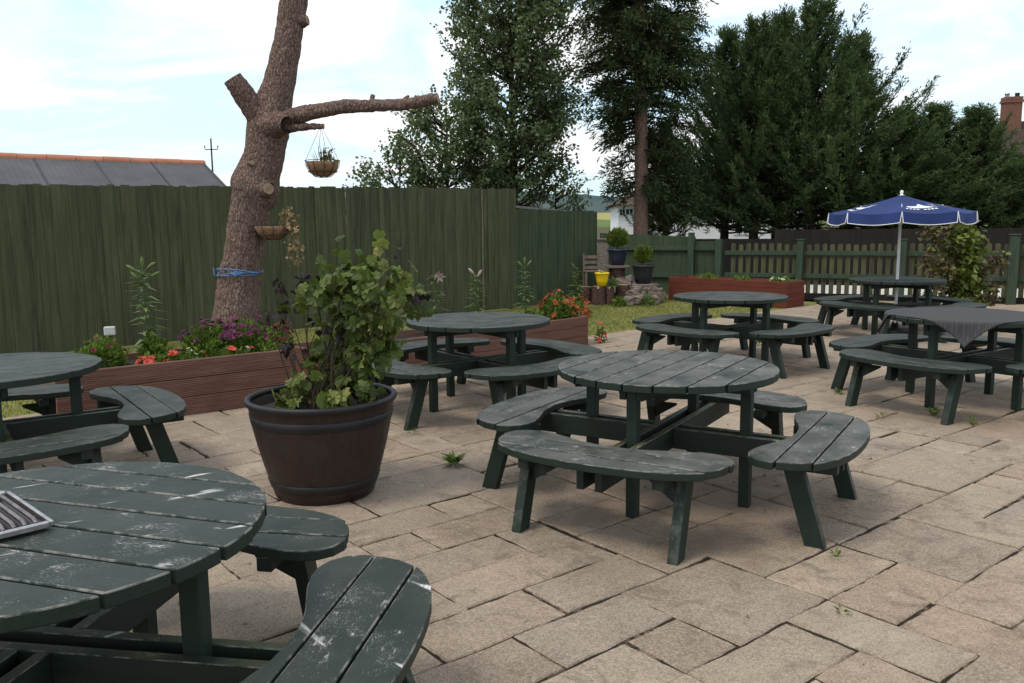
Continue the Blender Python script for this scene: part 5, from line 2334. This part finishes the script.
def leafy_tree(name, label, px, dep, H, Rb, z0, nl, seed, lsz=.085, shapef=None, trunk_r=.13, up=.9, clus_n=16, group=None):
    rg = np.random.default_rng(seed)
    x = at(px, 235, dep).x
    root = thing(name, label, 'tree', (x, dep, 0), 0, group)
    tb = MB()
    bb = MB()
    lb_ = MB()
    tb.tube([(0, 0, -.1), (.03, 0, H * .3), (-.02, 0, H * .65), (0, 0, H)], [trunk_r, trunk_r * .8, trunk_r * .4, .01], 14)
    Ps, Us, Ns, Ls = [], [], [], []
    for i in range(nl):
        t = (i + rg.random()) / nl
        z = z0 + (H - z0) * t * .96
        az = rg.random() * 2 * PI
        tt = (z - z0) / (H - z0)
        prof = shapef(tt)
        Lb_ = Rb * prof * (.7 + .5 * rg.random())
        el = up * (.5 + .7 * rg.random())
        st = Vector((0, 0, max(z - Lb_ * .55 * el, z0 * .5)))
        end = Vector((math.cos(az) * Lb_, math.sin(az) * Lb_, z + Lb_ * .45 * el))
        mid = st.lerp(end, .5) + Vector((math.cos(az) * .12, math.sin(az) * .12, -.06 * Lb_))
        pts_ = [st, st.lerp(mid, .5), mid, mid.lerp(end, .5) + Vector((0, 0, .04)), end]
        bb.tube(pts_, [.035, .028, .02, .012, .005], 5, False)
        subs = int(4 + Lb_ * 5)
        for s_ in range(subs):
            s = .3 + .7 * rg.random()
            k = min(int(s * 4), 3)
            p = pts_[k].lerp(pts_[k + 1], s * 4 - k)
            d = ((end - st).normalized() + Vector(rg.normal(size=3)) * .7 + Vector((0, 0, .25))).normalized()
            sl2 = .25 + .45 * rg.random()
            e2 = p + d * sl2
            bb.tube([p, p.lerp(e2, .5), e2], [.008, .006, .003], 4, False)
            for w_ in range(clus_n):
                u = .25 + .8 * rg.random()
                Ps.append(tuple(p.lerp(e2, u) + Vector(rg.normal(size=3)) * .07))
                dv = rg.normal(size=3)
                dv[2] = -abs(dv[2]) * .7
                Us.append(tuple(dv))
                Ns.append(tuple(rg.normal(size=3) + np.array([0, 0, .7])))
                Ls.append(lsz * (.65 + .6 * rg.random()))
    lb_.scatter(np.array(Ps), np.array(Us), np.array(Ns), np.array(Ls), np.array(Ls) * .85, DIAM, DIAM_F, rg.random(len(Ps)))
    tb.build('trunk', M['bark_dark'], root)
    bb.build('branches', M['bark_dark'], root)
    lb_.build('crown', M['poplar'], root)
    return root


leafy_tree('broadleaf_tree', 'tall loose-crowned poplar with small grey-green leaves behind the fence', 513, 21.0, 9.5, 1.86, 2.1, 178, 41,
           shapef=lambda t: (.62 + .75 * t if t < .35 else (.9 if t < .75 else max(.15, 1 - (t - .7) * 2.4))), clus_n=25)
leafy_tree('broadleaf_tree', 'lower spreading leafy tree on the trunk side of the tall poplar', 449, 20.3, 4.25, 1.15, 1.9, 40, 43,
           shapef=lambda t: 1.0 if t < .5 else max(.3, 1.35 - t), trunk_r=.08, clus_n=24)
leafy_tree('broadleaf_tree', 'thin leafy sapling at the edge of the poplar, lowest by the fence top', 402, 20.6, 3.5, .95, 1.8, 16, 47,
           shapef=lambda t: 1.0 if t < .5 else max(.3, 1.35 - t), trunk_r=.05, clus_n=18)
leafy_tree('broadleaf_tree', 'small leafy tree peeping over the lower fence below the poplar', 556, 24.0, 2.7, .85, 1.2, 20, 49,
           shapef=lambda t: 1.0 if t < .6 else max(.3, 1.4 - t), trunk_r=.06, clus_n=12)

# ------------------------------------------------------------------ weeds and litter on the paving
def weed(label, px, py, n_, sz):
    p = atz(px, py)
    root = thing('weed', label, 'weed', (p.x, p.y, -.004), random.random() * 6, 'weeds growing in the paving joints')
    b = MB()
    a = rng.random(n_) * 2 * PI
    U = np.c_[np.cos(a), np.sin(a), .3 + .9 * rng.random(n_)]
    P = np.c_[np.cos(a) * .012, np.sin(a) * .012, rng.random(n_) * sz * .7]
    L = sz * (.5 + .7 * rng.random(n_))
    b.scatter(P, U, np.tile((0, 0, 1.), (n_, 1)) + rng.normal(size=(n_, 3)) * .3, L, L * .32, LEAF, LEAF_F)
    b.build('leaves_tuft', M['green'], root)
    return root


weed('largest leafy weed, standing alone between the barrel tub and the nearest bench', 454, 466, 46, .085)
weed('flat green weed beside the far seat of the middle table', 796, 408, 26, .07)
weed('weed between the middle table and the draped table, near a bench leg', 838, 394, 18, .06)
weed('low weed on a joint before the draped table, under its front bench', 932, 416, 18, .07)
weed('bright weed just outside the front bench foot of the draped table', 974, 425, 24, .06)
weed('tiny weed on the joint in front of the draped table bench', 880, 418, 12, .045)
weed('feathery weed behind the table with the red planter, beside its bench leg', 757, 345, 16, .09)
weed('weed clump under the lily planter table', 468, 376, 24, .09)
weed('pale weed in the gap under the bench of the lily planter table', 503, 378, 18, .08)
weed('small flat weed on the open paving below the middle table seat', 836, 558, 10, .04)
weed('moss-like weed on the open paving, nearest the viewer', 842, 613, 14, .03)
weed('low weed at the edge of the barrel tub foot', 411, 432, 10, .04)

mb = MB()
n = 260
P = np.zeros((n, 3))
cA = atz(705, 462)
P[:, 0] = cA.x + rng.normal(size=n) * .42
P[:, 1] = cA.y + rng.normal(size=n) * .36
k = 110
P[:k, 0] = rng.random(k) * 6 - 2
P[:k, 1] = rng.random(k) * 7 + 2.5
P[:, 2] = .006
U = np.c_[rng.normal(size=(n, 2)), np.zeros(n)]
L = .016 + .03 * rng.random(n)
L[:k] *= .6
mb.scatter(P, U, np.tile((0, 0, 1.), (n, 1)) + rng.normal(size=(n, 3)) * .25, L, L * .6, LEAF, LEAF_F)
tag(mb.build('leaf_litter', M['litter']), 'small brown fallen leaves scattered under the middle table', 'leaf litter', kind='stuff')
